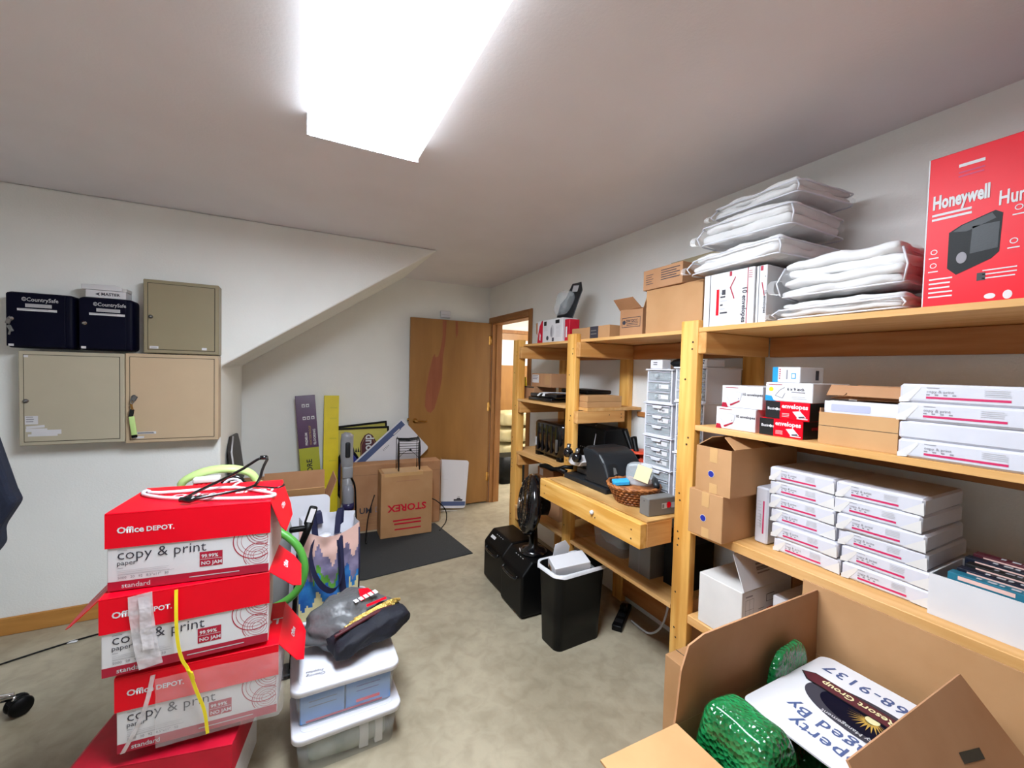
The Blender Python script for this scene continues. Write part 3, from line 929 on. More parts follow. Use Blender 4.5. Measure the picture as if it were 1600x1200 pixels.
for i in range(5):
    y = -.172 + .014 * i
    c.tube([(-.085 + .02 * i, y + .01, .118 + .005 * i), (.0 + .02 * i, y + .032, .136 + .004 * i), (.08 + .02 * i, y + .064, .146 + .003 * i), (.14 + .015 * i, y + .085, .14)], .0075, 'glitter' if i > 1 else 'winered', 6, sm=2)
c.make('beaded_trim', g)['label'] = 'rows of gold beading'
# ------------------------------------------------------------ things behind the paper cartons
cd = T('cleaning_machine', 'portable cleaner with a lime green arched handle behind the red cartons', 'carpet cleaner', (-.3, 2.32, 0))
MB().vbox(-.16, -.12, 0, .16, .12, .5, 'offw', .05, 5).vbox(-.13, -.1, .5, .13, .1, .93, 'offw', .05, 5, rim=.02).make('machine_body', cd)
m = MB().tube([(-.155, 0, .945), (-.15, -.01, .99), (-.06, -.02, 1.032), (.04, -.02, 1.034), (.12, 0, 1.0), (.14, 0, .945)], [.014, .016, .017, .017, .016, .014], 'lime', 10, sm=2, flat=1.5)
m.box(-.165, -.03, .93, -.11, .03, .955, 'lime', .01, 2).box(.1, -.03, .93, .165, .03, .955, 'lime', .01, 2)
m.make('carry_handle', cd)['label'] = 'lime green arched handle'
m = MB().box(-.1, -.075, .985, .0, -.03, 1.01, 'offw', .006, 2)
for i in range(6):
    for j in range(2):
        m.lathe([(.006, 0), (.004, .022)], 'red', 8, Matrix.Translation((-.093 + .017 * i, -.073, .979 - .014 * j)) @ Matrix.Rotation(PI / 2, 4, 'X'))
m.box(-.1, -.07, .955, .0, -.035, .985, 'red', .004, 1)
m.make('scrub_brush', cd)['label'] = 'red bristled brush head'
m = MB()
for r in (.05, .04):
    m.tube([(.045 + r * math.cos(a * PI / 8), -.045, .95 + r * math.sin(a * PI / 8)) for a in range(9)], .007, 'blackg' if r > .045 else 'plas', 7)
m.make('coiled_hose', cd)
MB().tube([(.1, -.08, .78), (.2, -.14, .78), (.31, -.18, .70), (.345, -.2, .6), (.335, -.2, .52), (.29, -.19, .45), (.2, -.16, .40), (.12, -.1, .38)], .017, 'green', 12, sm=2).make('green_hose', cd)['label'] = 'bright green flexible hose'
p = MB().prism([(-.27, 0), (.27, 0), (.25, .28), (.2, .36), (-.1, .38), (-.26, .3)], 1, -.012, .012, mat('dark_panel', '#2e2725', .5), .008, 2)
p.tube([(-.27, -.014, .02), (-.262, -.014, .29), (-.1, -.014, .375)], .006, 'lgrey', 6)
o = p.make('seat_panel', None, (-.375, 3.72, .61), (.0, -.07, PI / 2))
o.rotation_euler = (-.12, 0, PI / 2)
tag(o, 'dark brown curved panel leaning in the alcove beside the end of the left wall', 'panel')
st = MB().box(-.17, -.2, 0, .17, .2, .605, 'board2', .003, 1)
tag(st.make('brown_carton', None, (-.22, 3.72, 0)), 'closed brown carton in the alcove carrying the dark curved panel', 'cardboard box')
bx = T('open_carton', 'open brown carton with a flap up behind the top red carton', 'cardboard box', (.0, 3.16, 0))
m = MB()
for x0, y0, x1, y1 in ((-.2, -.16, .2, -.155), (-.2, .155, .2, .16), (-.2, -.155, -.195, .155), (.195, -.155, .2, .155)):
    m.box(x0, y0, 0, x1, y1, .62, 'board2')
m.box(-.195, -.155, .0, .195, .155, .005, 'board2')
m.make('carton_body', bx)
MB().box(-.19, 0, 0, .19, .004, .14, 'board2').make('carton_flap', bx, (0, .157, .62), (-.1, 0, 0))
MB().box(-.19, -.004, 0, .19, 0, .13, 'board3').make('carton_flap', bx, (-.02, -.152, .62), (.5, 0, 0))
MB().box(0, -.14, 0, .004, .14, .14, 'board2').make('carton_flap', bx, (.197, 0, .62), (0, .35, 0))
s = T('yard_sign', 'plain white rounded yard sign leaning beside the tote bag', 'sign board', (.0, 2.86, 0))
def rrect(w, h, r, n=6):
    P = []
    for cx, cy, a0 in ((w / 2 - r, r, -PI / 2), (w / 2 - r, h - r, 0), (-w / 2 + r, h - r, PI / 2), (-w / 2 + r, r, PI)):
        for i in range(n + 1):
            a = a0 + PI / 2 * i / n
            P.append((cx + r * math.cos(a), cy + r * math.sin(a)))
    return P
o = MB().prism(rrect(.44, .70, .035), 1, -.004, .004, 'plas')
o = o.make('sign_panel', s, (-.04, 0, .0), (-.08, 0.03, 0))
t = T('grey_tub', 'grey rounded plastic tub beside the tote bag, black handle leaning on it', 'tub', (-.135, 2.60, 0))
MB().lathe([(.1, 0), (.11, .3), (.12, .56), (.124, .6), (.115, .64), (.08, .665), (0, .672)], mat('tub_grey', '#8d8d8c', .4), 28).make('tub_body', t)
MB().tube([(-.11, 0, .6), (-.13, -.0, .63), (-.13, -.08, .6), (-.08, -.11, .585)], .006, 'gmetal', 6, sm=1).make('tub_handle', t)
p = T('mop', 'black handled floor tool with a white label, standing left of the tote bag', 'mop', (.02, 2.28, 0))
m = MB().tube([(-.03, .0, .02), (-.015, .01, .4), (.0, .02, .62)], .011, 'blackp', 10)
m.tube([(.0, .02, .6), (.03, .02, .68), (.045, .02, .735)], [.014, .017, .02], 'blackp', 10)
m.box(-.02, -.012, -.05, .02, .012, .05, 'blackp', .01, 2, Matrix.Translation((.05, .02, .765)) @ Matrix.Rotation(.3, 4, 'Y'))
m.box(-.045, 0.0, .695, .03, .03, .72, 'blackp', .008, 2)
m.make('tool_handle', p)
MB().box(-.012, -.014, -.034, .012, -.0122, .034, 'white', X=Matrix.Translation((.052, .02, .77)) @ Matrix.Rotation(.3, 4, 'Y')).make('label_plate', p)
MB().box(-.16, -.05, 0, .06, .05, .025, 'blackp', .01, 2).make('tool_foot', p)
# tote bag
tb = T('tote_bag', 'open shopping tote printed with a mountain lake scene, navy straps', 'tote bag', (.17, 2.53, .1568))
TW, TD, TH = .30, .2, .50
m = MB()
m.box(-TW / 2 + .012, -TD / 2 + .01, 0, TW / 2 - .012, TD / 2 - .01, .006, 'plas')
for ax, sg in (('f', -1), ('f', 1), ('s', -1), ('s', 1)):
    b2 = bmesh.new()
    n = 40
    G = []
    for i in range(n + 1):
        row = []
        for j in range(n + 1):
            u, v = i / n - .5, j / n
            bow = .02 * math.sin(PI * (u + .5)) * v * (1.4 if ax == 'f' else -.8)
            nn = noise.noise(Vector((u * 5 + sg, v * 6, 2 if ax == 'f' else 9))) * .012 * math.sin(PI * (u + .5))
            top = TH - (.05 * math.sin(PI * (u + .5)) if sg < 0 and ax == 'f' else 0.0)
            if ax == 'f':
                row.append(b2.verts.new((u * TW, sg * (TD / 2 + bow + nn), v * top)))
            else:
                row.append(b2.verts.new((sg * (TW / 2 + bow + nn), u * TD, v * TH)))
        G.append(row)
    front = ax == 'f' and sg < 0
    idx = {k: m.mi(k) for k in ('plas', 'pinksky', 'lilac', 'tgreen', 'tblue', 'sand')}
    for i in range(n):
        for j in range(n):
            f = b2.faces.new([G[i][j], G[i + 1][j], G[i + 1][j + 1], G[i][j + 1]])
            k = 'plas'
            if front:
                uu = i / n * 14
                r = (j + .5) / n + .09 * math.sin(uu * 1.1) + .05 * math.sin(uu * 2.7)
                k = 'sand' if r < .2 or (i > n * .8 and r < .42) else 'tblue' if r < .42 else 'tgreen' if r < .52 and n * .2 < i < n * .7 else 'tblue' if r < .5 else 'lilac' if r < .76 else 'pinksky'
            f.material_index = idx[k]
            f.smooth = True
    m.merge(b2, None)
m.make('bag_body', tb)
MB().tube([(TW / 2 - .004, -TD / 2 - .004, .01), (TW / 2 + .002, -TD / 2 - .003, .25), (TW / 2 - .002, -TD / 2 - .003, .47)], .004, 'navyweb', 6).make('edge_binding', tb)
for sg in (-1, 1):
    y = sg * (TD / 2 + .024)
    if sg < 0:
        pts = [(-.085, y + .008, .43), (-.1, y - .02, .36), (-.07, y - .045, .24), (.0, y - .055, .165), (.05, y - .05, .2), (.06, y - .03, .33), (.045, y + .006, .45)]
        MB().strip(pts, .03, .003, 'navyweb', (.5, -.1, .85), sm=2).strip([(.045, y + .004, .45), (.06, y - .002, .2), (.085, y - .004, .01)], .032, .003, 'navyweb', (1, 0, 0)).make('strap', tb)
    else:
        MB().strip([(-.06, y - .02, .32), (-.075, y - .015, .5), (-.05, y - .02, .53), (-.04, y - .035, .45)], .032, .003, 'navyweb', (1, 0, .1), sm=1).strip(
            [(.05, y - .035, .38), (.06, y - .015, .5), (.075, y - .014, .53), (.07, y - .004, .4)], .032, .003, 'navyweb', (1, 0, .1), sm=1).make('strap', tb)
j = T('plastic_jug', 'white plastic jug standing inside the open tote bag', 'jug', (.15, 2.52, .165))
MB().vbox(-.065, -.045, 0, .065, .045, .3, 'plas', .035, 6, rim=.03).lathe([(.06, .29), (.045, .33), (.025, .365), (.025, .38)], 'plas', 24, sy=.7).make('jug_body', j)
MB().lathe([(.03, .38), (.03, .41), (.026, .415), (0, .416)], 'plas', 20).make('jug_cap', j)
MB().tube([(.045, 0, .33), (.085, 0, .325), (.088, 0, .24), (.064, 0, .22)], .01, 'plas', 8, sm=1).make('jug_handle', j)
# flooring boxes leaning on the back wall
def leaning(name, label, cat, w, d, h, x, y, rx, ry, mb, group=None):
    o = mb.make(name, None, (x, y, 0))
    o.rotation_euler = (rx, ry, 0)
    return tag(o, label, cat, group)
m = MB().box(-.083, -.045, 0, .083, 0, 1.245, 'limecard', .002, 1)
F = FR('front', -.083, -.045, 0, .083, 0, 1.245)
m.box(-.0835, -.0455, .76, .0835, .0005, 1.2455, 'purple', .002, 1)
F = frame((-.083, -.0456, 0), (1, 0, 0), (0, 0, 1))
m.text(F, 'PREMIUM', .078, .785, .028, 'white', .03, rot=PI / 2)
m.text(F, 'WATERPROOF', .112, .785, .027, 'gold', .0, rot=PI / 2)
m.text(F, 'FLOORING', .147, .785, .029, 'white', .03, rot=PI / 2)
for u, v in ((.05, 1.02), (.085, 1.02), (.122, 1.02), (.05, 1.135), (.085, 1.135)):
    m.rect(F, u, v, u + .026, v + .03, 'white', 1)
    m.rect(F, u + .006, v + .006, u + .02, v + .02, 'purple', 2)
m.text(F, 'SMARTCORE', .1, .3, .062, 'black', .025, rot=PI / 2)
m.text(F, 'Ultra', .135, .42, .056, 'black', 0, rot=PI / 2, shear=.3)
m.lines(F, .14, .4, .15, 6, .02, .01, 'ink', 1)
m.rect(F, .145, .36, .16, .385, 'ink', 1)
leaning('flooring_box', 'purple and lime long flooring box leaning against the back wall', 'flooring box', .16, .05, 1.2, .165, 4.20, -.13, -.075, m)
m = MB().box(-.065, -.045, 0, .065, 0, 1.235, 'yel', .002, 1)
F = FR('front', -.065, -.045, 0, .065, 0, 1.235)
for v in (.35, .62, .83, 1.02, 1.12):
    m.lines(F, .05, v, .12, 2, .006, .0015, 'limecard', 1)
leaning('flooring_box', 'bright yellow long flooring box leaning right of the purple one', 'flooring box', .13, .05, 1.2, .29, 4.27, -.088, .01, m)
# resort signs
def resort(label, x, y, rx, ry, w, h):
    t = T('framed_sign', label, 'framed sign', (x, y, 0), rot=(rx, ry, 0), group='yellow resort signs by the back wall')
    b = MB().box(-w / 2, -.012, 0, w / 2, 0, h, 'syellow')
    F = FR('front', -w / 2, -.012, 0, w / 2, 0, h)
    b.shape(F, [(w * .28 + .13 * math.cos(a * PI / 20), h * .5 + .26 * math.sin(a * PI / 20)) for a in range(40)], 'navy', 1)
    b.shape(F, [(w * .3 + .1 * math.cos(a * PI / 20), h * .52 + .2 * math.sin(a * PI / 20)) for a in range(40)], 'dkblue', 2)
    for i in range(5):
        b.shape(F, [(w * .32 + i * .022, h * .75), (w * .32 + i * .022 + .02, h * .75), (w * .32 + i * .022 + .01, h * .8 + .008 * (i % 2))], 'black', 3)
    pl = [(.5, .25), (.8, .25), (.8, .84), (.77, .88), (.72, .93), (.65, .95), (.58, .93), (.53, .88), (.5, .84)]
    b.shape(F, [(u * w, v * h) for u, v in pl], 'maroon', 4)
    b.shape(F, [(.65 * w + (u - .65) * w * .88, .6 * h + (v - .6) * h * .94) for u, v in pl], 'gold', 5)
    b.shape(F, [(.65 * w + (u - .65) * w * .85, .6 * h + (v - .6) * h * .925) for u, v in pl], 'maroon', 6)
    b.text(F, 'Resort Group', .7 * w, .28 * h, .115, 'white', .02, rot=PI / 2, k=8, sx=.9)
    b.text(F, 'Summit', .2 * w, .3 * h, .08, 'black', .02, rot=1.2, k=8)
    b.make('sign_face', t)
    f = MB()
    f.box(-w / 2 - .018, -.022, -.018, w / 2 + .018, .004, 0, 'blackp').box(-w / 2 - .018, -.022, h, w / 2 + .018, .004, h + .018, 'blackp')
    f.box(-w / 2 - .018, -.022, 0, -w / 2, .004, h, 'blackp').box(w / 2, -.022, 0, w / 2 + .018, .004, h, 'blackp')
    f.make('sign_frame', t)
resort('black-framed yellow sign with a maroon Group plaque, in front of its twin', .575, 4.295, -.085, -.01, .52, .90)
resort('black-framed yellow sign tilted behind the other, only its top and right edge showing', .63, 4.375, -.035, -.085, .52, .93)
# blue and white signs
t = T('yard_sign', 'white sign with a slate blue band standing on its corner behind the flat carton', 'sign board', (.70, 4.215, .212), rot=(-.08, 0, 0))
b = MB()
X = Matrix.Rotation(.84, 4, 'Y') @ Matrix.Translation((-.21, 0, 0))
b.prism(rrect(.42, .72, .03), 1, -.004, .0, 'plas', X=X @ Matrix.Translation((0, 0, .0)))
F = X @ FR('front', -.21, -.004, 0, .21, 0, .72)
b.rect(F, .014, .02, .07, .70, 'slate', 1)
b.rect(F, .05, .54, .075, .64, 'slate', 2)
b.rect(F, .058, .55, .07, .63, 'white', 3)
b.lines(F, .1, .44, .12, 5, .016, .006, 'grey', 1)
b.make('sign_panel', t)
o = MB().box(-.15, -.03, 0, .15, .03, .2, 'board2', .002, 1).make('small_carton', None, (.74, 4.215, 0))
tag(o, 'low brown carton wedged behind the broad flat carton', 'cardboard box')
t = T('yard_sign', 'white sign standing upside down against the door, slate band and black clip at its foot', 'sign board', (1.475, 4.235, 0.028), rot=(-.12, .115, 0))
b = MB().prism(rrect(.34, .51, .03), 1, -.004, .0, 'plas')
F = FR('front', -.17, -.004, 0, .17, 0, .5)
b.rect(F, .0, .025, .335, .07, 'slate', 1)
b.shape(F, [(.2, .075), (.3, .075), (.3, .095), (.28, .095), (.27, .108), (.24, .108), (.23, .095), (.2, .095)], 'ink', 2)
b.lines(F, .24, .118, .27, 1, .01, .004, 'ink', 2)
b.lines(F, .06, .3, .12, 1, .01, .002, 'lgrey', 1)
b.make('sign_panel', t)
MB().box(-.16, -.02, 0, .12, .0, .004, 'offw').make('sign_foot', t, (0, -.01, -.0265))
# mat
m = MB().prism([(.32, 3.10), (.444, 3.067), (1.307, 3.162), (1.22, 3.935), (.3, 3.95)], 2, 0, .008, 'rubber', .002, 1)
tag(m.make('floor_mat'), 'black rubber mat on the concrete before the back wall', 'mat')
# stick vacuum
v = T('stick_vacuum', 'grey upright stick vacuum standing left of the flat carton', 'vacuum cleaner', (.39, 3.78, .0085))
gv = mat('vac_grey', '#8e8f93', .3, var=.04)
MB().tube([(.005, 0, .62), (.0, 0, .70), (-.005, 0, .78), (-.004, 0, .86), (.0, 0, .925), (.004, 0, .945)], [.042, .05, .052, .052, .05, .03], gv, 16, sm=1, flat=.8).box(
    -.02, -.052, .74, .02, -.034, .87, 'charc', .012, 3).make('grip', v)
MB().tube([(.005, 0, .34), (.004, 0, .45), (.004, 0, .62)], [.048, .045, .04], gv, 16).box(-.04, -.045, .56, .045, .03, .66, gv, .014, 3).make('wand', v)
MB().lathe([(.04, .33), (.045, .36), (.045, .45), (.035, .5), (.0, .505)], mat('vac_cup', '#9b9da6', .15, alpha=.8), 20, Matrix.Translation((.01, -.03, 0))).lathe(
    [(.047, .30), (.047, .355)], mat('vac_violet', '#2d2a55', .3), 20, Matrix.Translation((.01, -.03, 0))).make('dust_cup', v)
MB().vbox(-.075, -.09, 0, .085, .06, .06, gv, .03, 4, rim=.01).lathe([(.055, .05), (.06, .15), (.055, .27), (.045, .33)], gv, 20).make('floor_head', v)
MB().tube([(.03, -.055, .57), (.06, -.055, .5), (.065, -.055, .36), (.07, -.05, .2), (.075, -.06, .1)], .008, 'blackp', 7, sm=2).make('power_cord', v)
# flat carton and STOREX carton
t = T('flat_carton', 'broad brown carton standing on edge, right of the stick vacuum', 'cardboard box', (.83, 4.08, 0.0), -2)
b = MB().box(-.46, -.085, 0, .45, .085, .61, 'board2', .003, 1)
F = FR('front', -.46, -.085, 0, .45, .085, .61)
b.text(F, 'UM', .155, .165, .075, 'ink', .02)
b.text(F, 'DUO', .29, .165, .075, 'grey', -.01)
b.lines(F, .16, .12, .42, 3, .035, .006, 'board', 1)
b.rect(F, .0, .52, .91, .5215, 'seam', 1)
b.make('carton_body', t)
MB().box(0, -.09, 0, .004, .09, .58, 'board', .001, 1).make('end_flap', t, (.475, -.01, .02), (0, 0, -.25))
t = T('storage_carton', 'brown carton marked STOREX upside down, standing on the black mat', 'cardboard box', (.895, 3.825, .0085), -1.5)
b = MB().box(-.228, -.1, 0, .228, .1, .575, 'board', .004, 1)
F = frame((.228, -.1, .575), (-1, 0, 0), (0, 0, -1))
b.text(F, 'STOREX', .228, .285, .085, 'red2', .03, align='c', k=1, sx=1.08)
b.lines(F, .1, .45, .35, 2, .03, .014, 'red2', 1, jag=.05)
b.lines(F, .1, .5, .34, 1, .03, .012, 'red2', 1, jag=.05)
b.lines(F, .12, .07, .33, 1, .03, .01, 'board2', 1, jag=.05)
b.make('carton_body', t)
b = MB().box(-.2, -.1006, .545, .14, -.1001, .5756, 'tapeb').box(-.2, -.1, .5751, .14, .1, .5758, 'tapeb')
b.make('tape_strip', t)
r = T('wire_rack', 'black wire desk file rack standing on the STOREX carton', 'wire rack', (.92, 3.84, .5842))
m = MB()
for x in (-.095, .095):
    m.prism([(-.062, 0), (-.045, 0), (-.01, .09), (-.012, .235), (-.05, .27), (-.068, .2)], 0, x - .004, x + .004, 'blackp')
    m.tube([(x, -.06, .2), (x, -.03, .285), (x, .02, .3), (x, .055, .28)], .003, 'blackp', 6)
    m.tube([(x, .05, .0), (x, .055, .28)], .003, 'blackp', 6)
m.make('end_panel', r)
m = MB()
for i in range(10):
    q = i / 9
    m.tube([(-.095, -.05 + .1 * q, .292 - .03 * abs(q - .5)), (0, -.045 + .1 * q, .285 - .03 * abs(q - .5)), (.095, -.05 + .1 * q, .292 - .03 * abs(q - .5))], .0026, 'blackp', 5)
for i in range(6):
    m.tube([(-.095, -.055, .27 - .022 * i), (.06 + .005 * i, -.055, .265 - .022 * i), (.095, -.05, .27 - .022 * i)], .0026, 'blackp', 5)
m.tube([(-.095, -.05, .12), (-.05, -.03, .16), (.0, -.05, .19)], .002, 'blackp', 5)
m.tube([(.095, -.05, .1), (.05, -.03, .15), (.0, -.05, .19)], .002, 'blackp', 5)
m.lathe([(0, -.012), (.01, -.006), (.012, 0), (.01, .006), (0, .012)], 'blackp', 10, Matrix.Translation((.01, -.05, .185)))
m.make('wire_grid', r)
c = MB().tube([(.632, 3.86, .37), (.6, 3.82, .30), (.57, 3.8, .2), (.55, 3.76, .06), (.54, 3.72, .014), (.54, 3.68, .014)], .005, 'blackp', 7, sm=2)
tag(c.make('power_cable'), 'black cable trailing down left of the STOREX carton', 'cable')
c = MB().tube([(1.145, 3.87, .28), (1.2, 3.85, .26), (1.30, 3.84, .16), (1.30, 3.82, .05), (1.24, 3.78, .014), (1.2, 3.72, .014)], .005, 'blackp', 7, sm=2)
tag(c.make('power_cable'), 'black cable looping out right of the STOREX carton', 'cable')

# ------------------------------------------------------------ office chair at the left edge
ch = T('office_chair', 'office chair at the left edge, navy upholstery and black castor', 'office chair', (-1.345, 2.42, 0))
m = MB().lathe([(.03, .1), (.03, .42)], 'chrome', 16).lathe([(.05, .08), (.05, .14)], 'blackp', 16)
m.make('gas_column', ch)
for i in range(5):
    a = math.radians(12 + 72 * i)
    e = (.3 * math.cos(a), .3 * math.sin(a))
    MB().tube([(0, 0, .115), (e[0] * .6, e[1] * .6, .105), (e[0], e[1], .088)], [.022, .018, .015], 'chrome', 10).make('base_arm', ch)
    q = MB()
    X = Matrix.Translation((e[0], e[1], .0)) @ Matrix.Rotation(a + .5, 4, 'Z')
    for s in (-1, 1):
        q.lathe([(0, -.013), (.035, -.011), (.04, 0), (.035, .011), (0, .013)], 'blackp', 20, X @ Matrix.Translation((.015, s * .02, .04)) @ Matrix.Rotation(PI / 2, 4, 'X'))
    q.box(-.012, -.006, .02, .022, .006, .06, 'chrome', .004, 1, X)
    q.lathe([(.007, .055), (.007, .085)], 'chrome', 10, X)
    q.prism([(-.02, .06), (.03, .052), (.026, .066), (0, .074)], 1, -.02, .02, 'blackp', .003, 1, X)
    q.make('castor', ch)
MB().vbox(-.27, -.22, .42, .19, .24, .5, 'navyc', .09, 6, rim=.03).make('seat', ch)
MB().prism([(-.2, .5), (.24, .68), (.295, .76), (.292, .83), (.345, .935), (.33, .97), (.265, 1.25), (.2, 1.32), (-.2, 1.33), (-.24, 1.2), (-.24, .6)], 1, -.03, .05, 'navyc', .02, 3).make('backrest', ch)
MB().box(-.03, .05, .44, .03, .075, .8, 'blackp', .006, 1).box(-.03, 0, .40, .03, .075, .44, 'blackp', .006, 1).make('back_bracket', ch)
c = MB().tube([(-1.75, 2.75, .005), (-1.45, 2.86, .005), (-1.2, 2.97, .005), (-.97, 3.05, .005), (-.7, 3.07, .005), (-.5, 2.9, .005), (-.4, 2.5, .005)], .0045, 'blackp', 7, sm=2)
tag(c.make('power_cable'), 'thin black cable lying on the concrete along the left wall', 'cable')
o = MB().soft(.04, .025, .008, 'white', 3, .002, 5, .5).make('paper_scrap', None, (-1.055, 3.02, .0))
tag(o, 'tiny white paper scrap on the floor beside the black cable', 'paper scrap')
# ------------------------------------------------------------ top shelf
Z1, Z2, Z3, Z4, ZBN = 1.7195, 1.3085, .8825, .4925, .885
def plain_box(name, label, cat, yl, yr, z, h, xf, dep, m='board', group=None, deco=None, jit=0.0, bev=.002, dx=0.0):
    loc, w = on_shelf(yl, yr, z, xf, dep)
    b = MB().box(-w / 2, -dep / 2, 0, w / 2, dep / 2, h, m, bev, 1)
    F = FR('front', -w / 2, -dep / 2, 0, w / 2, dep / 2, h)
    if deco:
        deco(b, F, w, h, dep)
    o = b.make(name, None, loc, (0, 0, R90 + jit))
    return tag(o, label, cat, group)

def hw(b, F, w, h, d):
    b.text(F, 'Honeywell', .012, .272, .05, 'white', .04, sx=.5)
    b.lines(F, .012, .252, .1, 2, .012, .006, 'white', 1)
    b.text(F, 'Humidifier', .135, .245, .05, 'white', .02, sx=.55)
    b.lines(F, .06, .368, .115, 1, .01, .008, 'white', 1)
    b.lines(F, .06, .352, .11, 2, .01, .004, 'pinkp', 1)
    P0 = b.shape
    b.shape = lambda F_, pts, m_, k=1: P0(F_, [((u - .085) * .52 + .048, v) for u, v in pts], m_, k)
    # picture of the device
    b.shape(F, [(.085, .105), (.12, .085), (.24, .115), (.265, .13), (.27, .225), (.245, .235), (.13, .215), (.085, .2)], 'blackp', 1)
    b.shape(F, [(.165, .135), (.26, .14), (.262, .205), (.17, .205)], 'charc', 2)
    b.shape(F, [(.1, .2), (.15, .195), (.25, .215), (.235, .23), (.135, .213)], 'charc', 2)
    b.shape = P0
    b.disc(F, .075, .128, .01, 'grey', 3, ry=.015)
    for u, v in ((.02, .155), (.02, .118), (.165, .15), (.17, .23)):
        b.ring(F, u, v, .007, .0018, 'white', 1, 20)
        b.rect(F, u - .01, v - .018, u + .01, v - .015, 'white', 1)
    b.lines(F, .013, .078, .062, 5, .012, .004, 'white', 1)
    b.lines(F, .115, .085, .175, 3, .01, .003, 'white', 1)
    b.rect(F, .105, .062, .12, .082, 'black', 1)
    b.disc(F, .13, .02, .01, 'white', 1, ry=.007)
    b.disc(F, .16, .02, .008, 'white', 1, ry=.011)
    b.rect(F, 0, 0, .0025, h, 'white', 1)
plain_box('humidifier_box', 'tall red appliance box with a black machine pictured, right end of the top shelf', 'appliance box', .53, .11, Z1, .412, 1.56, .3, 'red', None, hw)

def bag_of_quilt(label, loc, w, d, h, seed, rz=0.0, puff=.3):
    t = T('bedding_bag', label, 'bedding bag', loc, rz, 'clear zip bags of white bedding on the top shelf')
    q = MB()
    n = 4 if h > .1 else 2
    hh = h / n
    for i in range(n):
        q.soft(w * (.96 - .03 * (i % 2)), d * (.95 - .04 * ((i + seed) % 2)), hh * 1.1, 'fabw', seed + i, .011, 20, puff * .5, Matrix.Translation((.006 * ((i * 7 + seed) % 3 - 1), 0, i * hh * .9 + .004)) @ Matrix.Rotation(.02 * ((i + seed) % 3 - 1), 4, 'Y'), 11)
    q.make('folded_bedding', t)
    MB().soft(w * 1.02, d * 1.02, h * 1.1, 'film', seed + 7, .009, 18, puff, None, 7).make('clear_film', t)
    p = MB()
    for z in (.012, h * .86):
        k = 1 - (.12 if z > .1 else .02)
        P = []
        for cx, cy, a0 in ((1, -1, -PI / 2), (1, 1, 0), (-1, 1, PI / 2), (-1, -1, PI)):
            for i in range(4):
                a = a0 + PI / 2 * i / 3
                x = cx * (w * .5 * k - .025) + .025 * math.cos(a)
                y = cy * (d * .5 * k - .025) + .025 * math.sin(a)
                P.append((x, y, z + .012 * noise.noise(Vector((x * 9, y * 9, seed)))))
        p.tube(P, .003, 'plas', 6, True)
    for sx, sy in ((-1, -1), (1, -1)):
        p.tube([(sx * (w * .5 - .006), sy * (d * .5 - .006), .014), (sx * (w * .5 + .004), sy * (d * .5 + .004), h * .45), (sx * (w * .46), sy * (d * .46), h * .86)], .003, 'plas', 6)
    p.make('piping', t)
    # little strap ends at the corner
    MB().strip([(-w / 2 + .01, -d / 2 + .0, h * .5), (-w / 2 - .02, -d / 2 - .008, h * .55), (-w / 2 - .025, -d / 2 - .008, h * .2), (-w / 2 + .005, -d / 2, h * .15)], .02, .0015, 'film', (1, .3, 0), sm=1).make('carry_tab', t)
    return t
q = R90 * 180 / PI
bag_of_quilt('lowest clear bedding bag lying on the shelf board beside the red appliance box', (1.72, .745, Z1 + .001), .37, .36, .05, 31, q)
bag_of_quilt('bulky clear bedding bag on the low one beside the red appliance box', (1.71, .742, Z1 + .073), .35, .35, .132, 33, q + 2)
bag_of_quilt('lowest clear bedding bag of the high pile, lying on the white envelope boxes', (1.68, 1.07, 1.9385), .4, .38, .078, 36, q - 3)
bag_of_quilt('middle clear bedding bag of the high pile on the envelope boxes', (1.69, 1.05, 2.044), .37, .38, .095, 39, q + 2)
bag_of_quilt('topmost clear bedding bag of the high pile near the ceiling', (1.72, 1.03, 2.16), .36, .34, .06, 42, q - 4)

def env_big(b, F, w, h, d):
    b.rect(F, .028, 0, .031, h, 'ink', 1)
    b.rect(F, .06, .045, .115, .15, 'offw', 1)
    b.rect(F, .06, .045, .072, .15, 'red', 2)
    for i in range(6):
        b.rect(F, .078, .05 + i * .016, .11 - .01 * (i % 3), .056 + i * .016, 'lgrey' if i % 2 else 'ink', 2)
    b.rect(F, .085, .125, .1, .145, 'ink', 3)
    b.text(F, '10 envelopes', .172, .145, .026, 'ink', .02, rot=-PI / 2)
    b.shape(F, [(.118, .15), (.14, .19), (.143, .188), (.123, .15), (.14, .105), (.136, .103)], 'crim', 2)
    b.rect(F, .19, 0, .193, h, 'crim', 1)
    b.rect(F, .115, h - .02, .125, h - .002, 'crim', 1)
    b.lines(F, .195, .2, .21, 4, .008, .002, 'crim', 1)
plain_box('envelope_carton', 'white envelope carton with printed label standing beside the front upright on the top shelf', 'envelope box', 1.215, .997, Z1, .215, 1.525, .24, 'white', 'white envelope cartons on the top shelf', env_big)
def env_big2(b, F, w, h, d):
    b.rect(F, .01, 0, .012, h, 'ink', 1)
    b.shape(F, [(.02, .15), (.03, .1), (.034, .1), (.024, .15)], 'crim', 1)
    b.rect(F, .015, h - .02, .025, h - .002, 'crim', 1)
    b.text(F, '10 envelopes', .03, .12, .016, 'ink', .01, rot=-PI / 2)
    b.disc(F, .034, .17, .002, 'ink', 1, 8)
o = plain_box('envelope_carton', 'white envelope carton partly hidden behind the bulky bedding bag', 'envelope box', .993, .953, Z1, .213, 1.53, .24, 'white', 'white envelope cartons on the top shelf', env_big2)
plain_box('shipping_carton', 'plain tan closed carton between the uprights on the top shelf', 'cardboard box', 1.58, 1.25, Z1, .216, 1.56, .32, 'board')
t = T('shipping_carton', 'shallow tan carton with printed text on top of the plain tan one', 'cardboard box', (1.70, 1.47, Z1 + .2165), -92)
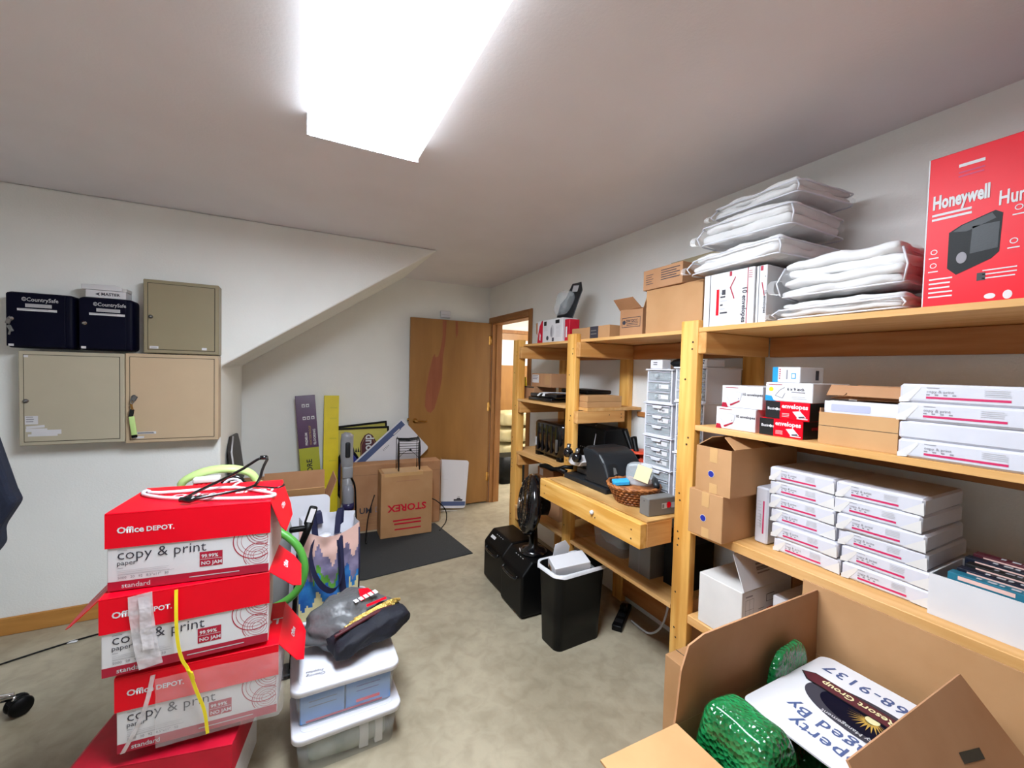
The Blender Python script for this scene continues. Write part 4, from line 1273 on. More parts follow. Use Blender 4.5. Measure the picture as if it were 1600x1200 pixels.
b = MB().box(-.125, -.15, 0, .125, .15, .098, 'board2', .002, 1)
F = FR('front', -.125, -.15, 0, .125, .15, .098)
for i in range(5):
    b.rect(F, .02, .07 - i * .011, .07 - .01 * (i % 2), .073 - i * .011, 'ink', 1)
    b.rect(F, .12, .078 - i * .011, .235 - .02 * (i % 2), .082 - i * .011, 'ink', 1)
b.make('carton_body', t)
MB().box(-.11, .02, .0985, .2, .03, .16, 'olive').make('upright_flap', t)
t = T('open_carton', 'open brown carton stamped SW12CC with its flap up, on the top shelf', 'cardboard box', (1.68, 1.735, Z1), -88)
b = MB()
w, d, h = .165, .15, .148
for x0, y0, x1, y1 in ((-w / 2, -d / 2, w / 2, -d / 2 + .004), (-w / 2, d / 2 - .004, w / 2, d / 2), (-w / 2, -d / 2 + .004, -w / 2 + .004, d / 2 - .004), (w / 2 - .004, -d / 2 + .004, w / 2, d / 2 - .004)):
    b.box(x0, y0, 0, x1, y1, h, 'board2')
b.box(-w / 2 + .004, -d / 2 + .004, 0, w / 2 - .004, d / 2 - .004, .004, 'board2')
F = FR('front', -w / 2, -d / 2, 0, w / 2, d / 2, h)
for u0, v0, u1, v1 in ((.015, .05, .15, .053), (.015, .1, .15, .103), (.015, .05, .018, .103), (.147, .05, .15, .103)):
    b.rect(F, u0, v0, u1, v1, 'ink', 1)
b.disc(F, .032, .077, .012, 'ink', 1)
b.text(F, 'SW12CC', .047, .076, .022, 'ink', .02)
b.lines(F, .05, .068, .14, 2, .008, .003, 'ink', 1)
b.make('carton_body', t)
MB().prism([(-.09, 0), (.085, 0), (.07, .07), (-.085, .075)], 1, -.003, 0, 'board2').make('carton_flap', t, (-.004, -.074, h), (.75, 0, -.1))
MB().prism([(-.07, 0), (.07, 0), (.06, .07), (-.06, .07)], 0, -.003, 0, 'board').make('carton_flap', t, (.083, 0, h), (0, .25, 0))
def flat(b, F, w, h, d):
    Lf = F
    b.rect(F, .19, 0, .27, h, 'ink', 1)
    b.lines(F, .2, .05, .26, 2, .02, .006, 'gmetal', 2)
plain_box('flat_parcel', 'low brown parcel with a dark label band, behind the second upright on the top shelf', 'parcel', 2.27, 1.90, Z1, .078, 1.6, .22, 'board', None, flat)
t = T('heater_box', 'white and red appliance box on the top shelf left of the middle upright', 'appliance box', (1.71, 2.53, Z1), -90)
b = MB().box(-.165, -.12, 0, .165, .0, .165, 'white', .002, 1)
F = FR('front', -.165, -.12, 0, .165, .12, .165)
b.shape(F, [(0, 0), (.075, 0), (.075, .165), (.06, .165), (.03, .13), (.01, .07)], 'red2', 1)
b.shape(F, [(.03, .03), (.045, .02), (.05, .06), (.035, .08)], 'white', 2)
b.rect(F, .09, .125, .125, .155, 'black', 1)
b.rect(F, .24, .13, .29, .155, 'black', 1)
b.disc(F, .2, .08, .022, 'lgrey', 1, ry=.045)
b.disc(F, .19, .075, .012, 'grey', 2, ry=.035)
b.disc(F, .14, .035, .016, 'ink', 1)
b.rect(F, .2, .01, .225, .035, 'ink', 1)
b.lines(F, .09, .115, .14, 4, .009, .003, 'lgrey', 1)
b.lines(F, .25, .11, .31, 9, .009, .003, 'lgrey', 1)
b.make('box_body', t)
MB().prism([(-.2, .08), (-.166, .05), (-.166, .16), (-.21, .155)], 1, -.11, -.104, 'board2').make('torn_flap', t)
t = T('blister_pack', 'clear blister pack with dark contents leaning on the wall above the white and red box', 'blister pack', (1.69, 2.49, Z1 + .179), -90, rot=(-.22, .12, R90))
b = MB().prism([(-.1, 0), (.1, 0), (.12, .2), (.08, .26), (-.02, .25), (-.05, .15), (-.1, .1)], 1, -.006, 0, 'charc', .002, 1)
b.rect(FR('front', -.12, -.0065, 0, .1, 0, .2), .125, .19, .19, .235, 'lgrey', 1)
b.make('backing_card', t)
MB().soft(.15, .06, .17, 'cloudy', 8, .02, 12, .3, Matrix.Translation((-.02, -.036, .005)), 12).make('clear_blister', t)
plain_box('red_packet', 'small red packet behind the white and red box on the top shelf', 'packet', 2.355, 2.30, Z1, .15, 1.60, .08, 'red2', None, lambda b, F, w, h, d: b.rect(F, .012, .03, .03, .1, 'white', 1))

# ------------------------------------------------------------ right bay, middle shelf
def env_w(b, F, w, h, d):
    b.text(F, '10 envelopes', .085, .05, .015, 'ink', .015)
    b.lines(F, .015, h - .009, .07, 1, .01, .002, 'crim')
    b.shape(F, [(.02, .04), (.055, .065), (.085, .06), (.08, .03), (.04, .012)], 'lgrey', 1)
    b.shape(F, [(.023, .041), (.055, .063), (.082, .058), (.077, .031), (.041, .015)], 'paper', 2)
    b.shape(F, [(.035, .012), (.075, .03), (.076, .026), (.04, .007)], 'crim', 3)
    b.shape(F, [(0, 0), (.028, 0), (.02, .018), (.004, .018)], 'crim', 1)
    b.rect(F, .07, .035, .073, .038, 'ink', 3)
gE = 'boxes of envelopes on the middle shelf'
plain_box('envelope_box', 'white envelope box directly on the middle shelf, bottom of the left pair', 'envelope box', 1.138, .973, Z2, .0865, 1.53, .24, 'white', gE, env_w, 0.0)
plain_box('envelope_box', 'white envelope box lying on its twin, left of the red and black ones', 'envelope box', 1.121, .958, Z2 + .087, .0865, 1.535, .24, 'white', gE, env_w, .03)
def env_r(b, F, w, h, d):
    b.rect(F, 0.001, .001, .052, h - .001, 'black', 1)
    b.text(F, 'Business', .008, h * .5, .0135, 'white', .02, k=2)
    b.shape(F, [(.036, h * .5 + .004), (.042, h * .5 - .002), (.048, h * .5 + .004), (.042, h * .5 + .01)], 'white', 3)
    b.text(F, 'envelopes', .058, h - .022, .0215, 'white', .03, k=2)
    b.shape(F, [(.095, .03), (.12, .034), (.14, .012), (.113, .008)][::-1], 'white', 2)
    b.shape(F, [(.117, .01), (.136, .013), (.133, .017), (.115, .014)], 'ink', 3)
    b.lines(F, .06, .02, .085, 3, .005, .0018, 'lgrey', 2)
    b.lines(F, .11, .006, .145, 1, .005, .003, 'white', 2)
    Rt = FR('right', -w / 2, -d / 2, 0, w / 2, d / 2, h)
    b.rect(Rt, .001, .001, d - .001, h - .001, 'black', 1)
    b.text(Rt, 'envelopes', .05, .03, .02, 'red2', .02, k=2)
plain_box('envelope_box', 'red and black envelope box at the bottom of the middle pile', 'envelope box', .957, .807, Z2, .0625, 1.53, .24, 'red', gE, env_r, 0)
plain_box('envelope_box', 'red and black envelope box second from the bottom of the middle pile', 'envelope box', .936, .787, Z2 + .063, .0625, 1.53, .24, 'red', gE, env_r, -.01)
def env_b(b, F, w, h, d):
    b.text(F, '6 x 9 inch', .075, .04, .014, 'ink', .015)
    b.lines(F, .09, .033, .14, 1, .01, .003, 'grey')
    b.lines(F, .09, .018, .14, 2, .006, .0015, 'lgrey')
    b.lines(F, .01, h - .008, .06, 1, .01, .002, 'crim')
    b.disc(F, .02, .042, .008, 'yel', 1)
    b.shape(F, [(0, 0), (.04, 0), (.03, .004), (.022, .018), (0, .02)], 'blue', 1)
    for p, q_ in (((.035, .02), (.05, .04)), ((.05, .04), (.066, .05)), ((.035, .02), (.06, .012)), ((.06, .012), (.068, .03))):
        dx, dy = q_[0] - p[0], q_[1] - p[1]
        n = math.hypot(dx, dy)
        ox, oy = -dy / n * .0007, dx / n * .0007
        b.shape(F, [(p[0] - ox, p[1] - oy), (q_[0] - ox, q_[1] - oy), (q_[0] + ox, q_[1] + oy), (p[0] + ox, p[1] + oy)], 'ink', 1)
plain_box('envelope_box', 'white and blue envelope box on the red and black pair', 'envelope box', .94, .783, Z2 + .126, .0665, 1.53, .24, 'white', gE, env_b, .01)
def small_b(b, F, w, h, d):
    b.rect(F, 0, 0, .02, h, 'blue', 1)
    b.lines(F, .024, .045, .03, 5, .008, .004, 'crim', 1)
    b.rect(F, .068, .014, .084, .034, 'blue', 1)
    b.rect(F, .071, .017, .081, .031, 'white', 2)
    b.rect(F, .05, .012, .055, .046, 'grey', 1)
    Rt = FR('right', -w / 2, -d / 2, 0, w / 2, d / 2, h)
    b.rect(Rt, d - .05, .01, d - .03, .045, 'ink', 1)
plain_box('small_carton', 'small white and blue box topping the middle pile of envelope boxes', 'small box', .945, .847, Z2 + .193, .0555, 1.58, .14, 'white', None, small_b, -.04)
t = T('open_carton', 'brown carton holding white window envelopes beside the ream pile', 'cardboard box', (1.65, .657, Z2), -90)
b = MB()
w, d, h = .205, .24, .19
b.box(-w / 2, -d / 2, 0, w / 2, -d / 2 + .003, .102, 'board3').box(-w / 2, d / 2 - .003, 0, w / 2, d / 2, h, 'board2')
b.box(-w / 2, -d / 2 + .003, 0, -w / 2 + .003, d / 2 - .003, .115, 'board2').box(w / 2 - .003, -d / 2 + .003, 0, w / 2, d / 2 - .003, .115, 'board2')
b.box(-w / 2 + .003, -d / 2 + .003, 0, w / 2 - .003, d / 2 - .003, .003, 'board2')
F = FR('front', -w / 2, -d / 2, 0, w / 2, d / 2, h)
b.rect(F, 0, .058, w, .0595, 'seam', 1)
b.make('carton_body', t)
MB().prism([(-.105, 0), (-.055, .002), (-.05, .012), (-.045, .001), (.105, 0), (.105, .035), (-.1, .04)], 1, -.003, 0, 'board2').make('carton_flap', t, (0, -.075, .155), (-.5, 0, 0))
MB().box(-w / 2, -.04, .15, w / 2, d / 2 - .004, .153, 'board2', 0, 1, Matrix.Rotation(.1, 4, 'X')).make('carton_flap', t)
ev = T('envelope_stack', 'stack of white window envelopes standing in the brown carton', 'envelopes', (1.606, .655, Z2 + .0035), -90)
b = MB()
for i in range(7):
    b.box(-.098, -.06 + i * .017, 0, .098, -.052 + i * .017, .136 - .002 * (i % 2), 'white', .001, 1, Matrix.Rotation(-.0, 4, 'X'))
F = FR('front', -.098, -.06, 0, .098, -.05, .145)
b.shape(F, [(x * .105 + .02 + .0, y * .022 + .104) for x, y in ((0, .15), (.02, 0), (.98, 0), (1, .15), (1, .85), (.98, 1), (.02, 1), (0, .85))], mat('window_film', '#b9bbd6', .2), 1)
b.make('envelopes', ev)

def ream_deco(w, wide):
    def f(b, F, ww, h, d):
        b.shape(F, [(0, 0), (.02, .002), (.045, .04), (.04, .045), (.0, .012)], 'offw', 1)
        b.shape(F, [(ww, 0.002), (ww - .05, .004), (ww - .002, .04)], 'offw', 1)
        b.rect(F, .2 * ww, .012, .74 * ww, .0178, 'pinkp', 1)
        b.text(F, 'copy & print', .2 * ww, .028, .0105, 'grey', .0)
        b.lines(F, .2 * ww, .041, .3 * ww, 1, .01, .0012, 'grey')
        for i in range(4):
            b.rect(F, (.2 + .06 * i) * ww, .021, (.225 + .06 * i) * ww, .0245, 'grey', 1)
        b.lines(F, .58 * ww, .038, .74 * ww, 4, .0045, .0016, 'lgrey')
        b.rect(F, .02, .0085, .16 * ww + .02, .0092, 'lgrey', 1)
    return f
def ream(label, yl, yr, z, xf, dep, group, jit=0.0, plainf=False):
    return plain_box('paper_ream', label, 'paper ream', yl, yr, z, .0503, xf, dep, 'paper', group, None if plainf else ream_deco(.2, False), jit, .006)
ords = ['bottom', 'second from bottom', 'third from bottom', 'third from top', 'second from top', 'topmost']
sh1 = [.0, .004, -.004, .003, .001, .002]
for i in range(6):
    y = .950 - [.03, .022, .008, .004, 0, 0][i] + .0
    ream(ords[i] + ' ream of the six-high left stack on the low shelf', y - .008, y - .222, Z3 + i * .0507, 1.585 - .004 * (i % 2) - (.012 if i < 2 else 0), .28, 'paper reams stacked on the low shelf', .02 * sh1[i] * 50 * .1)
for i in range(6):
    y = .724 - [.03, .026, .014, .008, 0, 0][i]
    ream(ords[i] + ' ream of the right stack on the low shelf, beside the book carton', y, y - .219, Z3 + i * .0507, 1.572 + .003 * (i % 3), .28, 'paper reams stacked on the low shelf', [.01, -.01, .0, .015, -.01, .005][i])
t = MB().box(-.025, -.14, 0, .025, .14, .216, 'paper', .006, 1)
F = FR('front', -.025, -.14, 0, .025, .14, .216)
t.rect(F, .031, .04, .0365, .165, 'pinkp', 1)
t.lines(F, .012, .16, .025, 9, .012, .002, 'lgrey')
t.text(F, 'copy & print', .026, .06, .0105, 'grey', 0, rot=PI / 2)
o = t.make('paper_ream', None, (1.725, .9685, Z3), (0, 0, R90))
tag(o, 'single ream standing on edge beside the left stack of reams', 'paper ream', 'paper reams stacked on the low shelf')
for i in range(4):
    y = .55 - [.006, .004, .0, .002][i]
    o = ream(['bottom ream of the four beside the brown envelope carton', 'blank-sided ream second from the bottom on the middle shelf', 'ream second from the top on the middle shelf',
              'topmost ream of the four on the middle shelf'][i], y, y - .28, Z2 + i * .0507, 1.502 + .004 * (i % 2), .216, 'paper reams on the middle shelf', .01 * (i % 2), i == 1)

# ------------------------------------------------------------ right bay, low shelf
for i, (yl, yr, z, h, xf, lab) in enumerate(((1.172, 1.02, Z3, .18, 1.43, 'closed brown carton with a blue dot, standing on the low shelf by the upright'),
                                             (1.148, .996, Z3 + .1805, .178, 1.435, 'brown carton with a blue dot and open flaps, on the other dotted one'))):
    dep = .42
    loc, w = on_shelf(yl, yr, z, xf, dep)
    t = T('dotted_carton', lab, 'cardboard box', loc, -90, 'brown cartons with blue dots')
    b = MB()
    if i == 0:
        b.box(-w / 2, -dep / 2, 0, w / 2, dep / 2, h, 'board', .002, 1)
    else:
        for x0, y0, x1, y1 in ((-w / 2, -dep / 2, w / 2, -dep / 2 + .003), (-w / 2, dep / 2 - .003, w / 2, dep / 2), (-w / 2, -dep / 2 + .003, -w / 2 + .003, dep / 2 - .003), (w / 2 - .003, -dep / 2 + .003, w / 2, dep / 2 - .003)):
            b.box(x0, y0, 0, x1, y1, h, 'board')
        b.box(-w / 2 + .003, -dep / 2 + .003, 0, w / 2 - .003, dep / 2 - .003, .003, 'board')
    F = FR('front', -w / 2, -dep / 2, 0, w / 2, dep / 2, h)
    b.disc(F, w * .46, h * .42, .0135, 'white', 2, 24)
    b.disc(F, w * .46, h * .42, .012, 'dkblue', 3, 24)
    b.make('carton_body', t)
    tp = MB()
    tp.rect(F, w * .4, h * .68, w * .62, h - .001, 'tapeb', 1)
    if i == 0:
        tp.rect(FR('top', -w / 2, -dep / 2, 0, w / 2, dep / 2, h), w * .4, .001, w * .62, dep - .001, 'tapeb', 1)
    tp.make('tape_strip', t)
    MB().rect(F, w * .42, .001, w * .64, h * .22, 'tapeb', 1).make('tape_strip', t)
    if i == 1:
        MB().box(-.003, -.1, 0, 0, .09, .07, 'board').make('carton_flap', t, (-w / 2 + .002, -.1, h), (0, 1.0, 0))
        MB().prism([(-.19, 0), (.02, 0), (.0, .075), (-.16, .075)], 0, 0, .003, 'board').make('carton_flap', t, (w / 2 - .002, -.0, h), (0, -1.05, 0))
t = T('book_carton', 'low white open carton of books at the right end of the low shelf', 'carton', (1.66, .258, Z3), -90)
b = MB()
w, d, h = .44, .22, .112
for x0, y0, x1, y1 in ((-w / 2, -d / 2, w / 2, -d / 2 + .004), (-w / 2, d / 2 - .004, w / 2, d / 2), (-w / 2, -d / 2 + .004, -w / 2 + .004, d / 2 - .004), (w / 2 - .004, -d / 2 + .004, w / 2, d / 2 - .004)):
    b.box(x0, y0, 0, x1, y1, h, 'white')
b.box(-w / 2 + .004, -d / 2 + .004, 0, w / 2 - .004, d / 2 - .004, .004, 'white')
b.make('carton_body', t)
bk = [('teal', 'teal paperback at the front of the white carton', .0), ('dkcover', 'dark navy paperback behind the teal one in the white carton', .0), ('black', 'black paperback in the middle of the white carton', 0),
      ('dkcover', 'dark blue paperback second from the back in the white carton', 0), ('maroon', 'maroon-covered book at the back of the white carton', 0)]
for i, (m, lab, s) in enumerate(bk):
    o = T('paperback_book', lab, 'book', (1.575 + i * .038, .255 - .006 * (i % 3), Z3 + .0045), -90, 'books in the white carton')
    hh = .125 + .006 * i
    b = MB().box(-.19, -.016, 0, .19, .016, hh, m, .001, 1)
    Tp = FR('top', -.19, -.016, 0, .19, .016, hh)
    for q_ in range(14):
        b.rect(Tp, .05 + q_ * .02, .009, .05 + q_ * .02 + .009 + .007 * (q_ % 2), .021, 'lgrey' if i != 2 else 'grey', 1)
    Ff = FR('front', -.19, -.016, 0, .19, .016, hh)
    b.rect(Ff, .02, hh - .014, .12, hh - .004, 'pinksky', 1)
    b.make('book_cover', o)
    MB().box(-.186, -.0135, .002, .1905, .0135, hh - .002, 'offw').make('page_block', o)
# lowest shelf of the right bay
t = T('lidded_carton', 'white carton with a raised lid flap and orange patch on the lowest shelf', 'carton', (1.67, 1.075, Z4), -90)
b = MB().box(-.095, -.16, 0, .095, .16, .205, 'offw', .002, 1)
F = FR('right', -.095, -.16, 0, .095, .16, .205)
b.rect(F, .005, .02, .31, .2, 'white', 1)
b.lines(F, .02, .18, .07, 1, .01, .006, 'grey')
for u in (.02, .045, .07):
    b.rect(F, u, .1, u + .001, .17, 'ink', 2)
for v in (.1, .13, .17):
    b.rect(F, .02, v, .07, v + .001, 'ink', 2)
b.text(F, 'VMA', .025, .055, .035, 'black', .04, k=3)
b.lines(F, .03, .045, .09, 3, .008, .003, 'grey')
b.lines(F, .1, .12, .14, 5, .012, .003, 'grey')
b.rect(F, .155, .06, .215, .115, 'orange', 2)
b.rect(F, .15, .14, .2, .17, 'ink', 2)
b.rect(F, .152, .142, .198, .168, 'white', 3)
b.make('carton_body', t)
b = MB().prism([(-.15, 0), (.17, 0), (.12, .135), (-.16, .14)], 0, -.002, .002, 'white')
FF = frame((.0025, -.15, 0), (0, 1, 0), (0, 0, 1))
b.lines(FF, .1, .08, .17, 2, .014, .008, 'grey', 2)
b.lines(FF, .1, .06, .18, 2, .012, .005, 'grey', 2)
b.make('lid_flap', t, (.094, 0, .2055), (0, -.32, 0))
plain_box('shipping_carton', 'dark brown carton in shadow behind the white lidded carton', 'cardboard box', 1.19, .98, Z4, .27, 1.84, .1, 'board2')
plain_box('small_carton', 'plain white carton on the lowest shelf behind the big open box', 'carton', .93, .72, Z4, .2, 1.62, .2, 'white')
o = MB().box(-.062, -.23, 0, .062, .23, .36, 'board', .002, 1).box(-.002, -.23, .3602, .002, .23, .3606, 'seam')
tag(o.make('slim_carton', None, (1.433, .98, 0)), 'slim brown carton on the floor in front of the front upright', 'cardboard box')
# ------------------------------------------------------------ left bays
plain_box('parcel', 'low brown parcel on the upper shelf next to the left upright', 'parcel', 2.93, 2.74, 1.3055, .095, 1.6, .2, 'board2', None, lambda b, F, w, h, d: b.rect(F, 0, h - .012, w, h - .002, 'seam', 1))
def lab(b, F, w, h, d):
    b.rect(F, .01, .03, .11, .09, 'white', 1)
    b.lines(F, .02, .08, .1, 3, .012, .006, 'grey', 2)
    b.rect(F, .15, .02, .155, h, 'board', 1)
    b.rect(F, .19, .02, .26, .09, 'board', 1)
plain_box('parcel', 'brown parcel with a white address label on the low parcel', 'parcel', 2.815, 2.54, 1.401, .1, 1.62, .16, 'board2', None, lab)
o = MB().box(-.002, -.03, 0, .002, .03, .07, 'yel', X=Matrix.Rotation(-.15, 4, 'Y')).make('sticky_note', None, (1.597, 2.88, 1.401))
tag(o, 'yellow sticky note stuck up on the low brown parcel', 'sticky note')
def folder(label, loc, rz, strap):
    t = T('ring_binder', label, 'binder', loc, rz, 'black binders on the upper left shelf')
    MB().box(-.15, -.13, 0, .15, .13, .028, 'blackg', .006, 2).make('binder_cover', t)
    if strap:
        MB().strip([(-.02, .1, .03), (0, .0, .0325), (.01, -.12, .0335), (.02, -.14, .012)], .022, .004, 'white', (1, .2, 0), sm=1).strip(
            [(.05, .09, .031), (.02, -.02, .034), (-.03, -.12, .035), (-.04, -.142, .01)], .016, .004, 'white', (1, .2, 0), sm=1).make('white_ties', t)
folder('black binder lying lowest on the upper left shelf', (1.66, 2.55, 1.3055), -88, False)
folder('black binder with white ties hanging over its edge, on the other binder', (1.67, 2.53, 1.334), -84, True)
o = MB().box(-.15, -.1, 0, .15, .1, .026, 'blackp', .01, 3).make('laptop_sleeve', None, (1.74, 2.29, 1.378), (0, 0, R90))
tag(o, 'flat black case lying behind on the flat brown cartons', 'case')
for i in range(2):
    b = MB().box(-.135, -.11, 0, .135, .11, .0355, 'board3', .002, 1)
    o = b.make('flat_carton', None, (1.68, 2.125, 1.3055 + i * .036), (0, 0, .0 + .01 * i))
    tag(o, ['lower of two flat tan cartons above the pine cross rail', 'upper of two flat tan cartons above the pine cross rail'][i], 'cardboard box', 'flat tan cartons')
# black case and printer on the next shelf
t = T('hard_case', 'glossy black ribbed hard case on the shelf left of the middle upright', 'case', (1.70, 2.51, .9055), -90)
b = MB().vbox(-.19, -.12, .03, .19, .12, .255, 'blackg', .05, 6, rim=.025)
for x in (-.12, -.06, 0, .06, .12):
    b.box(x - .012, -.124, .04, x + .012, -.119, .235, 'blackg', .003, 1)
b.make('case_shell', t)
MB().box(-.15, -.1225, .07, -.135, -.1205, .13, 'lgrey').make('label_plate', t)
MB().box(.12, -.128, .06, .145, -.12, .15, 'steel', .006, 2).make('clasp', t)
for x in (-.14, .14):
    for y in (-.09, .09):
        MB().vbox(x - .03, y - .025, 0, x + .03, y + .025, .035, 'blackp', .015, 4).make('foot', t)
t = T('label_printer', 'black office printer behind the middle upright, above the workbench', 'printer', (1.80, 2.16, .9055), -90)
b = MB().prism([(-.11, 0), (.11, 0), (.11, .2), (.06, .265), (-.11, .265)], 0, -.145, .145, 'blackp', .012, 2)
F = frame((-.14, -.1105, 0), (1, 0, 0), (0, 0, 1))
for i in range(12):
    b.rect(F, .04 + i * .022, .12, .048 + i * .022, .125, 'lgrey', 1)
b.make('printer_body', t)
MB().tube([(-.02, -.05, .268), (.05, -.1, .24), (.1, -.16, .15), (.14, -.2, .05)], .003, 'lgrey', 6, sm=2).make('white_lead', t)
plain_box('brown_carton', 'brown carton on the low shelf left of the middle upright', 'cardboard box', 2.76, 2.36, .4885, .24, 1.6, .25, 'board2', None, lambda b, F, w, h, d: (b.rect(F, .02, .02, .06, .09, 'seam', 1), b.lines(F, .02, .2, .12, 2, .02, .006, 'board', 1)))
plain_box('small_carton', 'small grey carton with a white label on the low brown carton', 'small box', 2.72, 2.5, .729, .07, 1.64, .12, 'board2', None, lambda b, F, w, h, d: b.rect(F, .03, .012, .08, .062, 'white', 1))
# under the bench
plain_box('metal_duct', 'grey galvanised box on the shelf beneath the workbench', 'metal box', 1.66, 1.51, .4885, .24, 1.58, .16, 'gmetal', None, lambda b, F, w, h, d: b.rect(F, w * .49, 0, w * .51, h, 'steel', 1))
t = T('clear_tub', 'clear plastic tub of grey cloth in shadow beneath the workbench', 'storage tub', (1.72, 1.87, .4885), -90)
MB().vbox(-.14, -.12, 0, .14, .12, .15, 'cloudy', .03, 4, taper=.9).make('tub_body', t)
MB().soft(.22, .18, .15, 'gmetal', 12, .015, 10, .4, Matrix.Translation((0, 0, .01))).make('cloth', t)
plain_box('black_case', 'black box at the right end of the shelf beneath the workbench', 'box', 1.47, 1.34, .4885, .22, 1.63, .2, 'blackp')
# ------------------------------------------------------------ on the workbench
t = T('key_machine', 'dark grey key cutting machine with two black knobs on the workbench', 'key machine', (1.585, 1.86, ZBN), -90)
k = MB()
k.prism([(-.215, -.15), (.17, -.15), (.17, .13), (.0, .17), (-.1, .1), (-.215, .04)], 2, 0, .03, 'charc', .006, 2)
k.make('machine_base', t)
k = MB()
b2 = bmesh.new()
prof = [(-.03, .031), (-.03, .12), (-.07, .19), (-.06, .21), (.02, .215), (.085, .198), (.13, .155), (.165, .085), (.168, .031)]
k.prism(prof, 1, -.135, .12, 'charc', .018, 3)
k.prism([(-.12, .17), (-.05, .16), (.0, .21), (-.04, .218), (-.11, .205)], 1, -.08, .1, 'charc', .014, 3)
k.box(-.032, -.1355, .03, .17, .121, .05, 'charc', .004, 1)
F = frame((0, -.136, 0), (1, 0, 0), (0, 0, 1))
F = frame((.163, -.13, .09), (0, 1, 0), (-.5, 0, 1))
k.shape(F, [(.015, .0), (.07, .0), (.073, .055), (.063, .063), (.025, .063), (.015, .055)], 'black', 4)
k.shape(F, [(.035, .005), (.06, .01), (.06, .04), (.045, .045)], 'gmetal', 6)
for i in range(6):
    k.rect(FR('right', -.03, -.135, .03, .1685, .12, .2), .15 + .0, .05 + i * .014, .22, .055 + i * .014, 'black', 1)
k.make('machine_hood', t)
k = MB().box(-.2, -.07, .031, -.06, .09, .06, 'steel', .004, 1).box(-.17, -.05, .06, -.07, .0, .085, 'steel', .006, 2).box(-.16, .03, .06, -.06, .08, .1, 'steel', .006, 2)
k.prism([(-.2, .1), (-.17, .085), (-.09, .09), (-.06, .12), (-.12, .135), (-.19, .13)], 1, -.135, .0, 'white', .006, 2)
k.lathe([(.024, 0), (.026, .006), (.024, .012)], 'chrome', 20, Matrix.Translation((-.06, -.08, .1)) @ Matrix.Rotation(PI / 2, 4, 'Y'))
k.make('vise_carriage', t)
for i, (x, y, z) in enumerate(((-.185, -.145, .155), (-.09, -.15, .145))):
    MB().lathe([(0, -.028), (.02, -.025), (.029, -.01), (.029, .008), (.02, .025), (0, .028)], 'blackg', 18, Matrix.Translation((x, y, z))).tube(
        [(x, y, z + .02), (x - .005, y + .01, z + .05)], .012, 'steel', 10).make('clamp_knob', t)
MB().tube([(-.215, -.13, .025), (-.25, -.165, .045), (-.3, -.175, .03), (-.36, -.18, .04), (-.42, -.19, .03)], [.016, .013, .016, .012], 'blackp', 9, sm=1).tube(
    [(-.25, -.165, .045), (-.22, -.14, .06), (-.19, -.1, .06)], .012, 'blackp', 8).make('lever_arm', t)
MB().lathe([(.03, 0), (.03, .01), (.022, .014)], 'yel', 18, Matrix.Translation((-.045, -.05, .155)) @ Matrix.Rotation(-PI / 2, 4, 'Y')).make('yellow_wheel', t)
t = T('grip_tool', 'orange and black hand tool with two handles behind the key machine', 'hand tool', (1.82, 1.845, ZBN), 0)
MB().lathe([(.05, 0), (.06, .05), (.055, .14), (.04, .175), (0, .185)], 'orange', 20).lathe([(.085, .168), (.08, .178), (.02, .182)], 'orange', 24).make('tool_body', t)
for p, q_ in ((( -.02, .04, .15), (-.01, .13, .285)), ((-.05, -.03, .14), (-.03, .03, .255))):
    MB().tube([p, ((p[0] + q_[0]) / 2, (p[1] + q_[1]) / 2, (p[2] + q_[2]) / 2), q_], [.012, .015, .018], 'blackp', 12, sm=1).make('handle', t)
# basket
t = T('wicker_basket', 'brown wicker basket of odds and ends on the workbench', 'basket', (1.485, 1.545, ZBN), 0)
m = MB()
n = 30
def bx_(a, r, z):
    return (r * .9 * math.cos(a), r * .95 * math.sin(a), z)
for j in range(6):
    z = .008 + .014 * j
    r = .085 + .009 * j
    P = [bx_(2 * PI * i / 60, r + .004 * (1 if (i // 1 + j) % 2 else -1), z) for i in range(60)]
    m.tube(P, .0055, 'wicker', 6, True)
for i in range(n):
    a = 2 * PI * i / n
    m.tube([bx_(a, .08, .002), bx_(a + .15, .105, .04), bx_(a + .3, .13, .085)], .003, 'wicker', 5)
for j in range(2):
    m.tube([bx_(2 * PI * i / 40, .134 + .006 * math.sin(i * 2.2 + j * PI), .088 + .006 * math.cos(i * 2.2 + j * PI)) for i in range(40)], .006, 'wicker', 6, True)
m.lathe([(0, .001), (.076, .002), (.076, .005), (0, .006)], 'wicker', 30)
m.lathe([(.074, .004), (.106, .08)], 'wicker', 30)
m.make('woven_body', t)
z0 = ZBN + .0065
o = MB().soft(.1, .1, .062, 'gmetal', 3, .012, 8, .4).make('rag', None, (1.485, 1.56, z0))
tag(o, 'dark grey rag at the bottom of the wicker basket', 'cloth')
o = MB().box(-.04, -.025, 0, .04, .025, .022, mat('sponge_blue', '#2fa3dc', .8, bump=.2), .004, 1).make('blue_sponge', None, (1.44, 1.585, ZBN + .083), (.08, -.1, -.5))
tag(o, 'bright blue sponge lying on the wicker basket', 'sponge')
t = T('zip_bag', 'clear bag with a cream card standing in the wicker basket', 'plastic bag', (1.515, 1.535, ZBN + .078), rot=(.0, .0, -.9))
MB().soft(.13, .03, .115, 'cloudy', 15, .008, 8, .3, Matrix.Rotation(-.25, 4, 'X')).make('clear_bag', t)
MB().box(-.035, -.0015, .025, .035, .0015, .1, mat('cream_card', '#e2d8a8', .7), 0, 1, Matrix.Rotation(-.25, 4, 'X') @ Matrix.Translation((.0, -.026, 0)) @ Matrix.Rotation(.25, 4, 'Y')).make('cream_card', t)
